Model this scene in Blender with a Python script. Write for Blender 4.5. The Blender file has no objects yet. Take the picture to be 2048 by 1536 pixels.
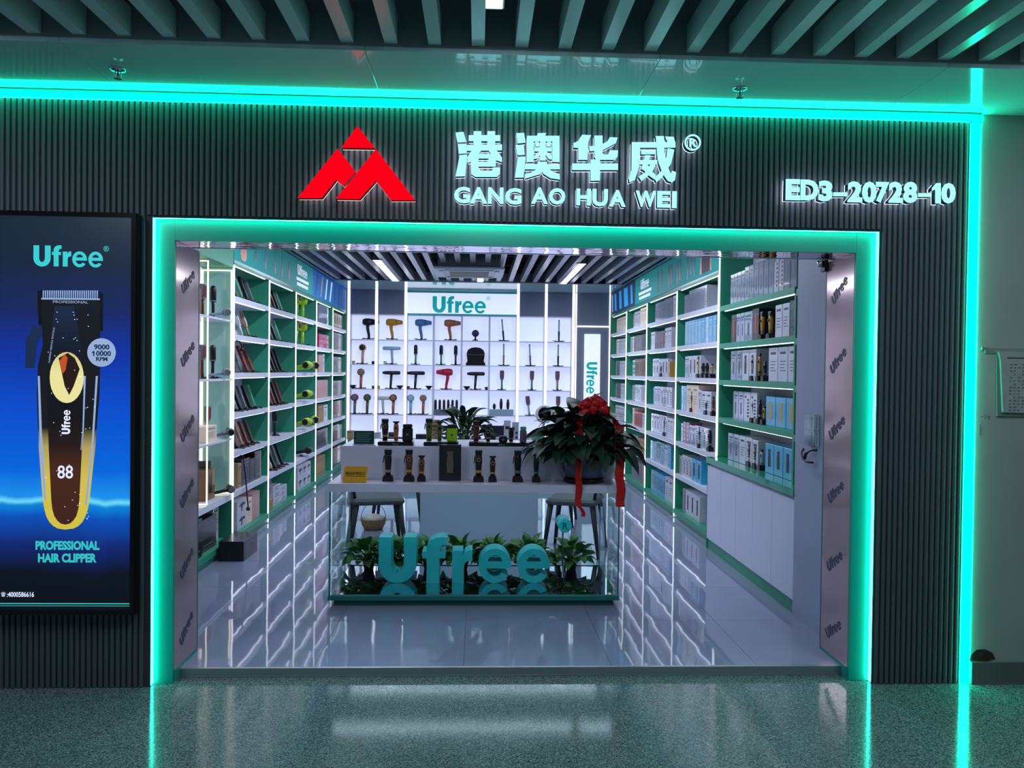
import bpy, bmesh, math, random
from mathutils import Vector, Matrix
random.seed(7)
SC = bpy.context.scene
COL = SC.collection
# ------------------------------------------------------------------ camera
FPX, YAW, PITCH, ROLL = 1600.0, 0.0428, -0.0153, 0.0118
CAM = Vector((0.0, -4.044, 1.60))
_f = Vector((math.sin(YAW)*math.cos(PITCH), math.cos(YAW)*math.cos(PITCH), math.sin(PITCH)))
_r0 = Vector((math.cos(YAW), -math.sin(YAW), 0)); _u0 = _r0.cross(_f)
_r = _r0*math.cos(ROLL)+_u0*math.sin(ROLL); _u = -_r0*math.sin(ROLL)+_u0*math.cos(ROLL)
cd = bpy.data.cameras.new('camera'); cam = bpy.data.objects.new('camera', cd); COL.objects.link(cam)
cd.sensor_fit = 'HORIZONTAL'; cd.sensor_width = 36.0; cd.lens = 36.0*FPX/2048.0
cd.clip_start = 0.05; cd.clip_end = 100
cam.matrix_world = Matrix(((_r.x, _u.x, -_f.x, CAM.x), (_r.y, _u.y, -_f.y, CAM.y), (_r.z, _u.z, -_f.z, CAM.z), (0, 0, 0, 1)))
SC.camera = cam
def ray(px, py): return _f + _r*((px-1024)/FPX) - _u*((py-768)/FPX)
def onY(px, py, Y): d = ray(px, py); return CAM + d*((Y-CAM.y)/d.y)
def onX(px, py, X): d = ray(px, py); return CAM + d*((X-CAM.x)/d.x)
def onZ(px, py, Z): d = ray(px, py); return CAM + d*((Z-CAM.z)/d.z)
# ------------------------------------------------------------------ world, exposure
W = bpy.data.worlds.new('world'); SC.world = W; W.use_nodes = True
W.node_tree.nodes['Background'].inputs[0].default_value = (0.50, 0.80, 0.86, 1)
W.node_tree.nodes['Background'].inputs[1].default_value = 0.20
vs = SC.view_settings; vs.view_transform = 'Standard'; vs.look = 'None'; vs.exposure = 0.0; vs.gamma = 1.0; vs.use_curve_mapping = False
def area(name, loc, sx, sy, power, color=(1, 1, 1), rot=(0, 0, 0)):
    l = bpy.data.lights.new(name, 'AREA'); l.shape = 'RECTANGLE'; l.size = sx; l.size_y = sy; l.energy = power; l.color = color
    o = bpy.data.objects.new(name, l); COL.objects.link(o); o.location = loc; o.rotation_euler = rot
    return o
COOL = (0.74, 0.83, 1.0)
for lx_, ly_, le_ in ((-1.2, 6.55, 34), (1.22, 6.55, 34), (-1.2, 2.9, 34), (1.22, 2.9, 34)): area('shop_linear_lamp_light', (lx_, ly_, 2.885), 0.11, 2.1, le_, COOL)  # the pair nearer the entrance is added to brighten the shop front
for lx_ in (-2.38, 0.028, 2.42): area('hall_lamp_light', (lx_, -1.75, 2.99), 0.10, 1.5, 40, COOL)  # the one on the poster side is added, out of view, for extra light
# ------------------------------------------------------------------ materials
def lin(c):
    return tuple(((v/255.0)/12.92 if v/255.0 <= .04045 else ((v/255.0+.055)/1.055)**2.4) for v in c)
MATS = {}
def mat(name, rgb, rough=.5, metal=0.0, emit=0.0, ergb=None, coat=0.0, noise=0.0, nscale=8.0, bump=0.0, bscale=4.0, spec=.5, trans=0.0, ior=1.45, stretch=None):
    if name in MATS: return MATS[name]
    m = bpy.data.materials.new(name); m.use_nodes = True; nt = m.node_tree; b = nt.nodes['Principled BSDF']
    c = lin(rgb); b.inputs['Base Color'].default_value = (*c, 1); b.inputs['Roughness'].default_value = rough
    b.inputs['Metallic'].default_value = metal; b.inputs['Specular IOR Level'].default_value = spec; b.inputs['IOR'].default_value = ior
    if trans: b.inputs['Transmission Weight'].default_value = trans
    if coat: b.inputs['Coat Weight'].default_value = coat; b.inputs['Coat Roughness'].default_value = .03
    if emit: b.inputs['Emission Color'].default_value = (*lin(ergb or rgb), 1); b.inputs['Emission Strength'].default_value = emit
    if noise or bump:
        tc = nt.nodes.new('ShaderNodeTexCoord'); src = tc.outputs['Object']
        if stretch:
            mp = nt.nodes.new('ShaderNodeMapping'); mp.inputs['Scale'].default_value = stretch; nt.links.new(src, mp.inputs[0]); src = mp.outputs[0]
    if noise:
        n = nt.nodes.new('ShaderNodeTexNoise'); n.inputs['Scale'].default_value = nscale; n.inputs['Detail'].default_value = 4
        nt.links.new(src, n.inputs['Vector'])
        r = nt.nodes.new('ShaderNodeValToRGB'); r.color_ramp.elements[0].position = .3; r.color_ramp.elements[1].position = .7
        r.color_ramp.elements[0].color = (*[max(0, v*(1-noise)) for v in c], 1); r.color_ramp.elements[1].color = (*[min(1, v*(1+noise)) for v in c], 1)
        nt.links.new(n.outputs['Fac'], r.inputs[0]); nt.links.new(r.outputs[0], b.inputs['Base Color'])
    if bump:
        n2 = nt.nodes.new('ShaderNodeTexNoise'); n2.inputs['Scale'].default_value = bscale; n2.inputs['Detail'].default_value = 1
        nt.links.new(src, n2.inputs['Vector'])
        bp = nt.nodes.new('ShaderNodeBump'); bp.inputs['Strength'].default_value = bump; bp.inputs['Distance'].default_value = .02
        nt.links.new(n2.outputs['Fac'], bp.inputs['Height']); nt.links.new(bp.outputs[0], b.inputs['Normal'])
    MATS[name] = m; return m
def emis(name, rgb, s):
    if name in MATS: return MATS[name]
    m = bpy.data.materials.new(name); m.use_nodes = True; nt = m.node_tree; nt.nodes.remove(nt.nodes['Principled BSDF'])
    e = nt.nodes.new('ShaderNodeEmission'); e.inputs[0].default_value = (*lin(rgb), 1); e.inputs[1].default_value = s
    nt.links.new(e.outputs[0], nt.nodes['Material Output'].inputs[0]); MATS[name] = m; return m
def ramp_mat(name, stops, axis, emit=0.0, rough=.4, wob=0.0, wscale=3.0):
    """flat printed colours graded along one axis of the object's bounding box"""
    m = bpy.data.materials.new(name); m.use_nodes = True; nt = m.node_tree; b = nt.nodes['Principled BSDF']
    tc = nt.nodes.new('ShaderNodeTexCoord'); sp = nt.nodes.new('ShaderNodeSeparateXYZ'); nt.links.new(tc.outputs['Generated'], sp.inputs[0])
    src = sp.outputs[axis]
    if wob:
        n = nt.nodes.new('ShaderNodeTexNoise'); n.inputs['Scale'].default_value = wscale; n.inputs['Detail'].default_value = 3
        nt.links.new(tc.outputs['Generated'], n.inputs['Vector'])
        ma = nt.nodes.new('ShaderNodeMath'); ma.operation = 'MULTIPLY_ADD'; ma.inputs[1].default_value = wob; nt.links.new(n.outputs['Fac'], ma.inputs[0])
        sb = nt.nodes.new('ShaderNodeMath'); sb.operation = 'SUBTRACT'; sb.inputs[1].default_value = wob*.5; nt.links.new(src, sb.inputs[0]); nt.links.new(sb.outputs[0], ma.inputs[2]); src = ma.outputs[0]
    r = nt.nodes.new('ShaderNodeValToRGB'); nt.links.new(src, r.inputs[0])
    els = r.color_ramp.elements
    while len(els) < len(stops): els.new(.5)
    for e, (p, c) in zip(els, stops): e.position = p; e.color = (*lin(c), 1)
    nt.links.new(r.outputs[0], b.inputs['Base Color']); b.inputs['Roughness'].default_value = rough
    if emit: nt.links.new(r.outputs[0], b.inputs['Emission Color']); b.inputs['Emission Strength'].default_value = emit
    MATS[name] = m; return m
# ------------------------------------------------------------------ mesh builder
class MB:
    def __init__(s): s.v = []; s.f = []; s.sm = []
    def add(s, vs, fs, M=None, smooth=False):
        o = len(s.v)
        s.v += [tuple(M @ Vector(p)) for p in vs] if M is not None else [tuple(p) for p in vs]
        s.f += [[i+o for i in f] for f in fs]; s.sm += [smooth]*len(fs); return s
    def bx(s, x0, x1, y0, y1, z0, z1, M=None):
        return s.add([(x0,y0,z0),(x1,y0,z0),(x1,y1,z0),(x0,y1,z0),(x0,y0,z1),(x1,y0,z1),(x1,y1,z1),(x0,y1,z1)],
                     [(3,2,1,0),(4,5,6,7),(0,1,5,4),(1,2,6,5),(2,3,7,6),(3,0,4,7)], M)
    def cbx(s, x0, x1, y0, y1, z0, z1, c=.004, M=None):
        """box with chamfered edges"""
        pts = []
        for X, sx in ((x0, 1), (x1, -1)):
            for Y, sy in ((y0, 1), (y1, -1)):
                for Z, sz in ((z0, 1), (z1, -1)):
                    pts += [(X+sx*c, Y+sy*c, Z), (X+sx*c, Y, Z+sz*c), (X, Y+sy*c, Z+sz*c)]
        bm = bmesh.new(); [bm.verts.new(p) for p in pts]; bmesh.ops.convex_hull(bm, input=bm.verts)
        bmesh.ops.dissolve_limit(bm, angle_limit=.01, verts=bm.verts, edges=bm.edges)
        bm.verts.index_update(); bm.normal_update()
        s.add([v.co for v in bm.verts], [[v.index for v in f.verts] for f in bm.faces], M); bm.free(); return s
    def prism(s, poly, y0, y1, M=None):
        """outline in local X,Z extruded along local Y"""
        a = sum(poly[i][0]*poly[(i+1) % len(poly)][1]-poly[(i+1) % len(poly)][0]*poly[i][1] for i in range(len(poly)))
        if a < 0: poly = poly[::-1]
        n = len(poly)
        return s.add([(x, y0, z) for x, z in poly]+[(x, y1, z) for x, z in poly],
                     [list(range(n)), list(range(2*n-1, n-1, -1))]+[((i+1) % n, i, i+n, (i+1) % n+n) for i in range(n)], M)
    def lathe(s, prof, n=16, M=None, sx=1.0, sy=1.0):
        vs = []; fs = []
        for r, z in prof:
            for k in range(n):
                a = 2*math.pi*k/n; vs.append((r*math.cos(a)*sx, r*math.sin(a)*sy, z))
        for i in range(len(prof)-1):
            for k in range(n):
                fs.append((i*n+k, i*n+(k+1) % n, (i+1)*n+(k+1) % n, (i+1)*n+k))
        s.add(vs, fs, M, True)
        o = len(s.v)-len(vs)
        if prof[0][0] > 1e-6: s.f.append([o+k for k in range(n)][::-1]); s.sm.append(False)
        if prof[-1][0] > 1e-6: s.f.append([o+(len(prof)-1)*n+k for k in range(n)]); s.sm.append(False)
        return s
    def tube(s, pts, r, n=6, M=None):
        pts = [Vector(p) for p in pts]; rs = r if isinstance(r, (list, tuple)) else [r]*len(pts)
        vs = []; fs = []; prev = None
        for i, p in enumerate(pts):
            t = (pts[min(i+1, len(pts)-1)]-pts[max(i-1, 0)])
            t = t.normalized() if t.length > 1e-9 else Vector((0, 0, 1))
            u = (prev - t*prev.dot(t)) if prev is not None else t.orthogonal()
            u = u.normalized() if u.length > 1e-6 else t.orthogonal().normalized(); prev = u; w = t.cross(u)
            for k in range(n):
                a = 2*math.pi*k/n; vs.append(p+(u*math.cos(a)+w*math.sin(a))*rs[i])
        m = len(pts)
        for i in range(m-1):
            for k in range(n): fs.append((i*n+k, i*n+(k+1) % n, (i+1)*n+(k+1) % n, (i+1)*n+k))
        s.add(vs, fs, M, True); o = len(s.v)-len(vs)
        s.f.append([o+k for k in range(n)][::-1]); s.f.append([o+(m-1)*n+k for k in range(n)]); s.sm += [False, False]
        return s
    def mesh(s, name):
        me = bpy.data.meshes.new(name); me.from_pydata(s.v, [], s.f)
        me.polygons.foreach_set('use_smooth', s.sm); me.update(); return me
CACHE = {}
def place(name, me, parent=None, loc=None, rot=None, M=None):
    o = bpy.data.objects.new(name, me); COL.objects.link(o)
    if parent is not None: o.parent = parent
    if M is not None: o.matrix_local = M
    if loc is not None: o.location = loc
    if rot is not None: o.rotation_euler = rot
    return o
def part(name, key, fn, m, parent=None, loc=None, rot=None, M=None):
    """one mesh object; alike pieces (same key and material) share mesh data"""
    k = (key, m.name) if key is not None else None
    me = CACHE.get(k) if k else None
    if me is None:
        mb = MB(); fn(mb); me = mb.mesh(name); me.materials.append(m)
        if k: CACHE[k] = me
    return place(name, me, parent, loc, rot, M)
LABELS = {}
def tag(o, label, cat, group=None):
    o['label'] = label; o['category'] = cat
    if group: o['group'] = group
    LABELS.setdefault(label, []).append(o.name); return o
def thing(name, label, cat, loc=(0, 0, 0), rz=0.0, group=None):
    o = bpy.data.objects.new(name, None); COL.objects.link(o); o.empty_display_size = .05
    o.location = loc; o.rotation_euler = (0, 0, rz); return tag(o, label, cat, group)
def struct(o): o['kind'] = 'structure'; return o
def B(x0, x1, y0, y1, z0, z1): return lambda m: m.bx(x0, x1, y0, y1, z0, z1)
def CB(x0, x1, y0, y1, z0, z1, c=.004): return lambda m: m.cbx(x0, x1, y0, y1, z0, z1, c)
def RZ(a): return Matrix.Rotation(a, 4, 'Z')
def RX(a): return Matrix.Rotation(a, 4, 'X')
def RY(a): return Matrix.Rotation(a, 4, 'Y')
def TR(x, y, z): return Matrix.Translation((x, y, z))
# ------------------------------------------------------------------ lettering
def curve_fill(loops, half):
    """closed outlines (holes allowed) in X,Y filled and extruded; returned as mesh lists"""
    c = bpy.data.curves.new('outline', 'CURVE'); c.dimensions = '2D'; c.fill_mode = 'BOTH'; c.extrude = half
    for lp in loops:
        sp = c.splines.new('POLY'); sp.points.add(len(lp)-1); sp.use_cyclic_u = True
        for p, q in zip(sp.points, lp): p.co = (q[0], q[1], 0, 1)
    o = bpy.data.objects.new('outline', c); me = bpy.data.meshes.new_from_object(o)
    r = ([tuple(v.co) for v in me.vertices], [list(p.vertices) for p in me.polygons])
    bpy.data.objects.remove(o); bpy.data.curves.remove(c); bpy.data.meshes.remove(me); return r
def arc(cx, cy, rx, ry, a0, a1, n=14): return [(cx+rx*math.cos(math.radians(a0+(a1-a0)*i/n)), cy+ry*math.sin(math.radians(a0+(a1-a0)*i/n))) for i in range(n+1)]
def logo_glyphs():
    U = [[(0, 1)]+arc(.4375, .38, .4375, .40, 180, 360)+[(.875, 1), (.585, 1)]+arc(.4375, .40, .1475, .2, 360, 180)+[(.29, 1)]]
    fx = .945
    F = [[(fx+a, b) for a, b in ((.09,0),(.34,0),(.34,.55),(.46,.55),(.46,.70),(.34,.70),(.345,.77),(.39,.84),(.49,.85),(.49,1.01),(.40,1.025),(.28,1.01),(.16,.95),(.10,.86),(.09,.78),(.09,.70),(0,.70),(0,.55),(.09,.55))]]
    rx = 1.50
    Rr = [[(rx+a, b) for a, b in ((0,0),(.25,0),(.25,.36),(.275,.44),(.33,.49),(.43,.49),(.43,.735),(.36,.735),(.28,.69),(.23,.61),(.23,.72),(0,.72))]]
    def E(x):
        cx, cy = x+.375, .36
        outer = [(x+.75, .30)]+arc(cx, cy, .375, .385, 0, 325, 30)+arc(cx, cy-.02, .20, .215, 322, 197, 10)+[(x+.185, .30)]
        hole = arc(cx, .45, .165, .145, 0, 180, 10)
        return [outer, hole]
    return [U, F, Rr, E(1.985), E(2.81)]
GLY = [curve_fill(g, .5) for g in logo_glyphs()]
LOGO_W = 3.56
def logo(mb, M, which=None):
    """five-letter word mark; M maps (x,y in cap heights, z thickness -.5..+.5) to place"""
    for i, (v, f) in enumerate(GLY):
        if which is None or i == which: mb.add(v, f, M)
TXT = {}
def text_data(body, off=0.03):
    k = (body, off)
    if k not in TXT:
        c = bpy.data.curves.new('lettering', 'FONT'); c.body = body; c.offset = off; c.extrude = .5; c.resolution_u = 3
        o = bpy.data.objects.new('lettering', c); me = bpy.data.meshes.new_from_object(o)
        v = [tuple(p.co) for p in me.vertices]; f = [list(p.vertices) for p in me.polygons]
        bpy.data.objects.remove(o); bpy.data.meshes.remove(me)
        xs = [p[0] for p in v]; ys = [p[1] for p in v]; x0, x1, y0, y1 = min(xs), max(xs), min(ys), max(ys)
        TXT[k] = ([((p[0]-x0)/(x1-x0), (p[1]-y0)/(y1-y0), p[2]) for p in v], f)
    return TXT[k]
def text(mb, body, M, off=0.03):
    v, f = text_data(body, off); mb.add(v, f, M)
def fitY(p0, p1, Y, th):
    """matrix: unit square x,y -> rectangle between two photo points on the plane y=Y (facing -Y), thickness th"""
    a = onY(*p0, Y); b = onY(*p1, Y)
    return rectM((a.x, Y, min(a.z, b.z)), (b.x-a.x, 0, 0), (0, 0, abs(b.z-a.z)), (0, -th, 0))
def rectM(o, ex, ey, ez):
    return Matrix(((ex[0], ey[0], ez[0], o[0]), (ex[1], ey[1], ez[1], o[1]), (ex[2], ey[2], ez[2], o[2]), (0, 0, 0, 1)))
# ------------------------------------------------------------------ shared materials
M_SLAT = mat('facade_grey', (74, 84, 90), .55, noise=.06, nscale=3)
M_DARK = mat('dark_void', (26, 29, 33), .8)
M_CEILSLAT = mat('ceiling_slat', (196, 212, 214), .22, noise=.03, nscale=3)
M_CSHOP = mat('shop_ceiling_slat', (150, 156, 166), .25, noise=.03, nscale=3)
M_SOFFIT = mat('soffit_gloss', (188, 222, 222), .10, coat=.4, noise=.02, nscale=2)
M_LEDG = emis('mint_led', (0, 255, 196), 19.0)
M_LEDG2 = emis('mint_led_tube', (50, 255, 222), 12.0)
M_TEALP = mat('teal_panel', (6, 146, 132), .35)
M_GREEN = mat('shelf_green', (52, 150, 118), .42, noise=.04, nscale=4)
M_WHITE = mat('shelf_white', (214, 217, 232), .35, noise=.02, nscale=4)
M_WALLW = mat('white_paint', (205, 208, 222), .6, noise=.02, nscale=3)
M_LEDW = emis('white_led', (232, 238, 255), 2.7)
M_LEDWARM = emis('warm_led', (255, 240, 205), 2.0)
M_BLACK = mat('black_plastic', (20, 20, 24), .38, noise=.15, nscale=20)
M_BLACKG = mat('black_gloss', (14, 14, 17), .15, noise=.1, nscale=10)
M_CHROME = mat('chrome', (200, 205, 210), .15, 1.0, noise=.03, nscale=6)
M_TEAL = mat('brand_teal', (46, 196, 190), .35, noise=.02, nscale=5)
M_TEALD = mat('base_teal', (16, 120, 112), .3, noise=.04, nscale=5)
M_COLG = mat('grey_lavender_paint', (158, 164, 190), .5, noise=.03, nscale=3)
# ------------------------------------------------------------------ floors
def terrazzo():
    m = bpy.data.materials.new('terrazzo'); m.use_nodes = True; nt = m.node_tree; b = nt.nodes['Principled BSDF']
    tc = nt.nodes.new('ShaderNodeTexCoord')
    v = nt.nodes.new('ShaderNodeTexVoronoi'); v.inputs['Scale'].default_value = 210; nt.links.new(tc.outputs['Object'], v.inputs['Vector'])
    r = nt.nodes.new('ShaderNodeValToRGB'); sp = nt.nodes.new('ShaderNodeSeparateColor'); nt.links.new(v.outputs['Color'], sp.inputs[0]); nt.links.new(sp.outputs[0], r.inputs[0])
    r.color_ramp.interpolation = 'CONSTANT'; e = r.color_ramp.elements
    cols = [(0, (62, 76, 78)), (.22, (104, 124, 124)), (.45, (86, 104, 106)), (.68, (122, 140, 138)), (.88, (148, 160, 158))]
    while len(e) < len(cols): e.new(.5)
    for el, (p, c) in zip(e, cols): el.position = p; el.color = (*lin(c), 1)
    n = nt.nodes.new('ShaderNodeTexNoise'); n.inputs['Scale'].default_value = 1.3; nt.links.new(tc.outputs['Object'], n.inputs['Vector'])
    mx = nt.nodes.new('ShaderNodeMix'); mx.data_type = 'RGBA'; mx.blend_type = 'MULTIPLY'; mx.inputs[0].default_value = .35
    nt.links.new(r.outputs[0], mx.inputs[6]); nt.links.new(n.outputs['Fac'], mx.inputs[7]); nt.links.new(mx.outputs[2], b.inputs['Base Color'])
    b.inputs['Roughness'].default_value = .10; b.inputs['Specular IOR Level'].default_value = .45
    n2 = nt.nodes.new('ShaderNodeTexNoise'); n2.inputs['Scale'].default_value = 90; nt.links.new(tc.outputs['Object'], n2.inputs['Vector'])
    bp = nt.nodes.new('ShaderNodeBump'); bp.inputs['Strength'].default_value = .08; bp.inputs['Distance'].default_value = .002
    nt.links.new(n2.outputs['Fac'], bp.inputs['Height']); nt.links.new(bp.outputs[0], b.inputs['Normal'])
    return m
struct(part('floor', None, B(-6, 6.5, -7, .14, -.1, 0), terrazzo()))
FZ = .045
M_TILE = mat('polished_tile', (138, 146, 172), .035, noise=.05, nscale=1.2, bump=.05, bscale=3.2, spec=.6)
fs = struct(part('floor_shop', None, B(-2.6, 2.6, .15, 9.3, -.1, FZ-.004), mat('grout', (90, 92, 100), .8)))
xs = [-2.42, -1.623, -.841, -.058, .725, 1.508, 2.42]; ys = [.152]+[.93+.775*i for i in range(11)]+[9.2]
for i in range(len(xs)-1):
    for j in range(len(ys)-1):
        g = .0012
        part('tile', None, B(xs[i]+g, xs[i+1]-g, ys[j]+g, ys[j+1]-g, FZ-.012, FZ), M_TILE, fs)
struct(part('trim_1', None, lambda m: m.bx(-1.53, 1.97, .135, .155, .0, FZ+.001).bx(-1.53, 1.97, .13, .137, .0, .006), mat('brushed_steel', (190, 190, 198), .32, 1.0, bump=.03, bscale=2.0)))
# ------------------------------------------------------------------ facade of upright slats
XL, XR, ZO, ZT, XE = -1.634, 2.075, 2.357, 2.914, 2.524
wf = struct(part('wall_front', None, lambda m: m.bx(-3.2, XL+.012, .012, .05, 0, ZT+.06).bx(XL+.012, XR-.012, .012, .05, ZO-.012, ZT+.06).bx(XR-.012, XE, .012, .05, 0, ZT+.06), mat('facade_backing', (52, 54, 58), .7)))
SW, SP = .0195, .0284
def slat_fn(z0, z1):
    prof = [(-SW/2, .013), (-SW/2, .006), (-SW/2*.72, .0012), (0, 0), (SW/2*.72, .0012), (SW/2, .006), (SW/2, .013)]
    return lambda m: m.add([(x, y, z0) for x, y in prof]+[(x, y, z1) for x, y in prof], [[i+1, i, i+7, i+8][::-1] for i in range(6)]+[list(range(7)), list(range(13, 6, -1))])
x = -3.0
while x < XE-.008:
    if x < XL-.004: key, z0 = 'full', .003
    elif x > XR+.006: key, z0 = 'full', .003
    else: key, z0 = 'head', ZO
    part('slat', 'fslat_'+key, slat_fn(z0, ZT), M_SLAT, wf, (x, 0, 0))
    x += SP
# shell of the shop around the slats
struct(part('wall_left', None, B(-2.62, -2.42, .33, 9.3, 0, 3.3), M_WALLW))
struct(part('wall_right', None, B(2.46, 2.62, .33, 9.3, 0, 3.3), M_WALLW))
struct(part('wall_back', None, B(-2.62, 2.62, 9.12, 9.3, 0, 3.3), M_WALLW))
struct(part('wall_entrance', None, lambda m: m.bx(-3.2, -1.56, .052, .33, 0, 3.3).bx(2.03, 2.62, .052, .33, 0, 3.3).bx(-1.56, 2.03, .052, .30, 2.28, 3.3), M_WALLW))
# plain wall beside the shop front
M_PLAIN = mat('grey_plaster', (150, 156, 152), .7, noise=.06, nscale=2.2, bump=.03, bscale=30)
wp = struct(part('wall_beside', None, B(2.585, 5.5, .0, .3, 0, 3.4), M_PLAIN))
struct(part('baseboard_right', None, B(2.585, 5.5, -.012, .0, 0, .115), mat('skirting_grey', (92, 98, 96), .5, noise=.1, nscale=5)))
# ------------------------------------------------------------------ hall ceiling: glossy soffit panels, fascia, slats
ZS, YS = 2.957, -.60
hc = struct(part('ceiling', None, B(-6, 6.5, -7, .33, 3.42, 3.5), mat('hall_void', (130, 132, 144), .9)))
for x0, x1 in ((-4.3, -3.035), (-3.035, -1.765), (-1.765, -.495), (-.495, .772), (.772, 2.05), (2.05, 3.32), (3.32, 5.5)):
    part('panel', None, CB(x0+.001, x1-.001, YS, .012, ZS, ZS+.02, .001), M_SOFFIT, hc)
part('fascia', None, B(-4.3, 5.5, YS, YS+.02, ZS+.02, 3.36), mat('fascia_grey', (128, 140, 146), .5), hc)
x = onY(83, 67, YS).x-.0275
k0 = int((x+3.6)/.185); x -= k0*.185
while x < 4.4:
    part('slat', 'hall_slat', B(-.0275, .0275, -4.6, YS-.003, 2.988, 3.105), M_CEILSLAT, hc, (x, 0, 0)); x += .185
for k in range(6):
    part('cross_rail', None, B(-4.3, 5.5, -1.05-.7*k, -1.01-.7*k, 3.107, 3.16), M_DARK, hc)
def lamp_box(name, label, x0, x1, y0, y1, z, group):
    t = thing(name, label, 'ceiling light', ((x0+x1)/2, (y0+y1)/2, z), 0, group)
    w, d = (x1-x0)/2, (y1-y0)/2
    part('housing', None, lambda m: m.bx(-w, -w+.006, -d, d, 0, .06).bx(w-.006, w, -d, d, 0, .06).bx(-w, w, -d, -d+.006, 0, .06).bx(-w, w, d-.006, d, 0, .06).bx(-w, w, -d, d, .06, .07), M_CHROME, t)
    part('diffuser', None, B(-w+.007, w-.007, -d+.007, d-.007, .012, .02), emis('lamp_diffuser', (255, 255, 255), 3.2), t)
    return t
lamp_box('linear_lamp', 'white linear lamp between the hall ceiling slats above the lettering', -.03, .085, -2.6, -.93, 3.0, 'lamps of the hall ceiling')
lamp_box('linear_lamp', 'added unseen linear lamp between hall ceiling slats over the poster corner', -2.43, -2.33, -2.6, -.78, 3.0, 'lamps of the hall ceiling')  # added body for the extra hall light, outside the frame
lamp_box('linear_lamp', 'white linear lamp between hall ceiling slats over the plain wall corner', 2.37, 2.47, -2.6, -.78, 3.0, 'lamps of the hall ceiling')
def sprinkler(x, y, label):
    t = thing('fire_sprinkler', label, 'sprinkler', (x, y, ZS), 0, 'sprinklers of the soffit')
    part('escutcheon', 'spk_e', lambda m: m.lathe([(.012, -.010), (.03, -.008), (.036, 0)], 20), M_CHROME, t)
    part('frame', 'spk_f', lambda m: m.tube([(.010, 0, -.008), (.014, 0, -.022), (.010, 0, -.036), (0, 0, -.042)], .003, 6).tube([(-.010, 0, -.008), (-.014, 0, -.022), (-.010, 0, -.036), (0, 0, -.042)], .003, 6), M_CHROME, t)
    part('glass_bulb', 'spk_b', lambda m: m.lathe([(.001, -.038), (.004, -.034), (.004, -.014), (.001, -.010)], 8), mat('bulb_red', (170, 40, 40), .1), t)
    part('deflector', 'spk_d', lambda m: m.lathe([(.004, -.046), (.020, -.046), (.020, -.044), (.004, -.042)], 16), M_CHROME, t)
p = onZ(236, 138, ZS); sprinkler(p.x, p.y, 'chrome fire sprinkler hanging above the poster side of the front')
p = onZ(1480, 176, ZS); sprinkler(p.x, p.y, 'chrome fire sprinkler hanging above the unit number side of the front')
# ------------------------------------------------------------------ mint light strip along the top and down the side of the front
t = thing('mint_light_strip', 'glowing mint light strip framing the grey slatted front', 'light strip', (2.55, 0, 0))
part('channel', None, lambda m: m.bx(-5.6, .04, .004, .012, ZT, ZS).bx(-.024, .034, .004, .012, 0, ZS), mat('channel_white', (190, 200, 200), .5), t)
part('top_tube', None, lambda m: m.cbx(-5.6, .03, -.030, .004, ZT+.006, ZS-.014, .008), M_LEDG, t)
part('lip', None, B(-5.6, .02, -.024, .003, ZS-.006, ZS-.001), mat('lip_green', (16, 60, 52), .5), t)
part('side_tube', None, lambda m: m.cbx(-.022, .022, -.014, .004, .006, ZT+.006, .006), M_LEDG, t)
# ------------------------------------------------------------------ mint lit surround of the opening, jambs and head
YI, XIL, XIR, ZI = .05, -1.527, 1.962, 2.240
t = thing('door_surround', 'teal panel surround of the shop opening edged with mint light', 'door frame', (0, 0, 0))
part('side_panel', None, B(XL, XIL, YI, YI+.02, .002, ZO), M_TEALP, t)
part('side_panel', None, B(XIR, XR, YI, YI+.02, .002, ZO), M_TEALP, t)
part('head_panel', None, B(XIL+.001, XIR-.001, YI, YI+.02, ZI, ZO), M_TEALP, t)
part('side_light', None, CB(XL+.001, XL+.016, .016, .046, .003, ZO-.001), M_LEDG2, t)
part('side_light', None, CB(XR-.016, XR-.001, .016, .046, .003, ZO-.001), M_LEDG2, t)
part('head_light', None, CB(XL+.017, XR-.017, .016, .046, ZO-.013, ZO-.001), M_LEDG2, t)
M_FILM = mat('film_covered_mirror', (200, 168, 174), .12, .55, bump=.02, bscale=5, noise=.05, nscale=2)
M_HEADM = mat('rippled_mirror', (225, 205, 225), .05, 1.0, bump=.10, bscale=6, stretch=(1.0, 3.0, 1.0))
M_INK = mat('film_print', (62, 66, 92), .4)
YJ = .40
def jamb(x, sgn, ys, label):
    t = thing('door_jamb', label, 'door jamb', (x, YI+.02, 0))
    d = YJ-YI-.02
    w0, w1 = (-.03, 0) if sgn > 0 else (0, .03)
    part('mirror_panel', None, B(w0, w1, .002, d, .06, ZI-.002), M_FILM, t)
    part('edge_trim', None, B(w0-.001, w1+.001, d, d+.012, .0, ZI-.002), M_TEALD, t)
    part('bottom_rail', None, B(w0-.001, w1+.002*sgn, .002, d, .0, .058), M_TEALP, t)
    for zc in ys:
        # word mark printed slanting on the film
        a = math.radians(34); h = .058; s = 1 if sgn > 0 else -1
        ex = Vector((0, s*math.cos(a), math.sin(a)))*h; ey = Vector((0, -s*math.sin(a), math.cos(a)))*h
        o = Vector((.0012*sgn, d*.52, zc))-ex*(LOGO_W/2)-ey*.5
        part('film_mark', None, lambda m: logo(m, rectM(o, ex, ey, (.002*sgn, 0, 0))), M_INK, t)
zs = [onX(372, y, XIL).z for y in (560, 855, 985, 1125, 1255)]
jamb(XIL, 1, zs+[zs[0]-.38], 'pink film covered mirror jamb on the styling iron side of the opening')
zs = [onX(1678, y, XIR).z for y in (580, 720, 855, 985, 1125, 1265)]
jamb(XIR, -1, zs, 'pink film covered mirror jamb beside the wall switches')
t = thing('opening_head', 'rippled mirror panel lining the head of the opening', 'door head', (0, YI+.02, ZI))
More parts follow.
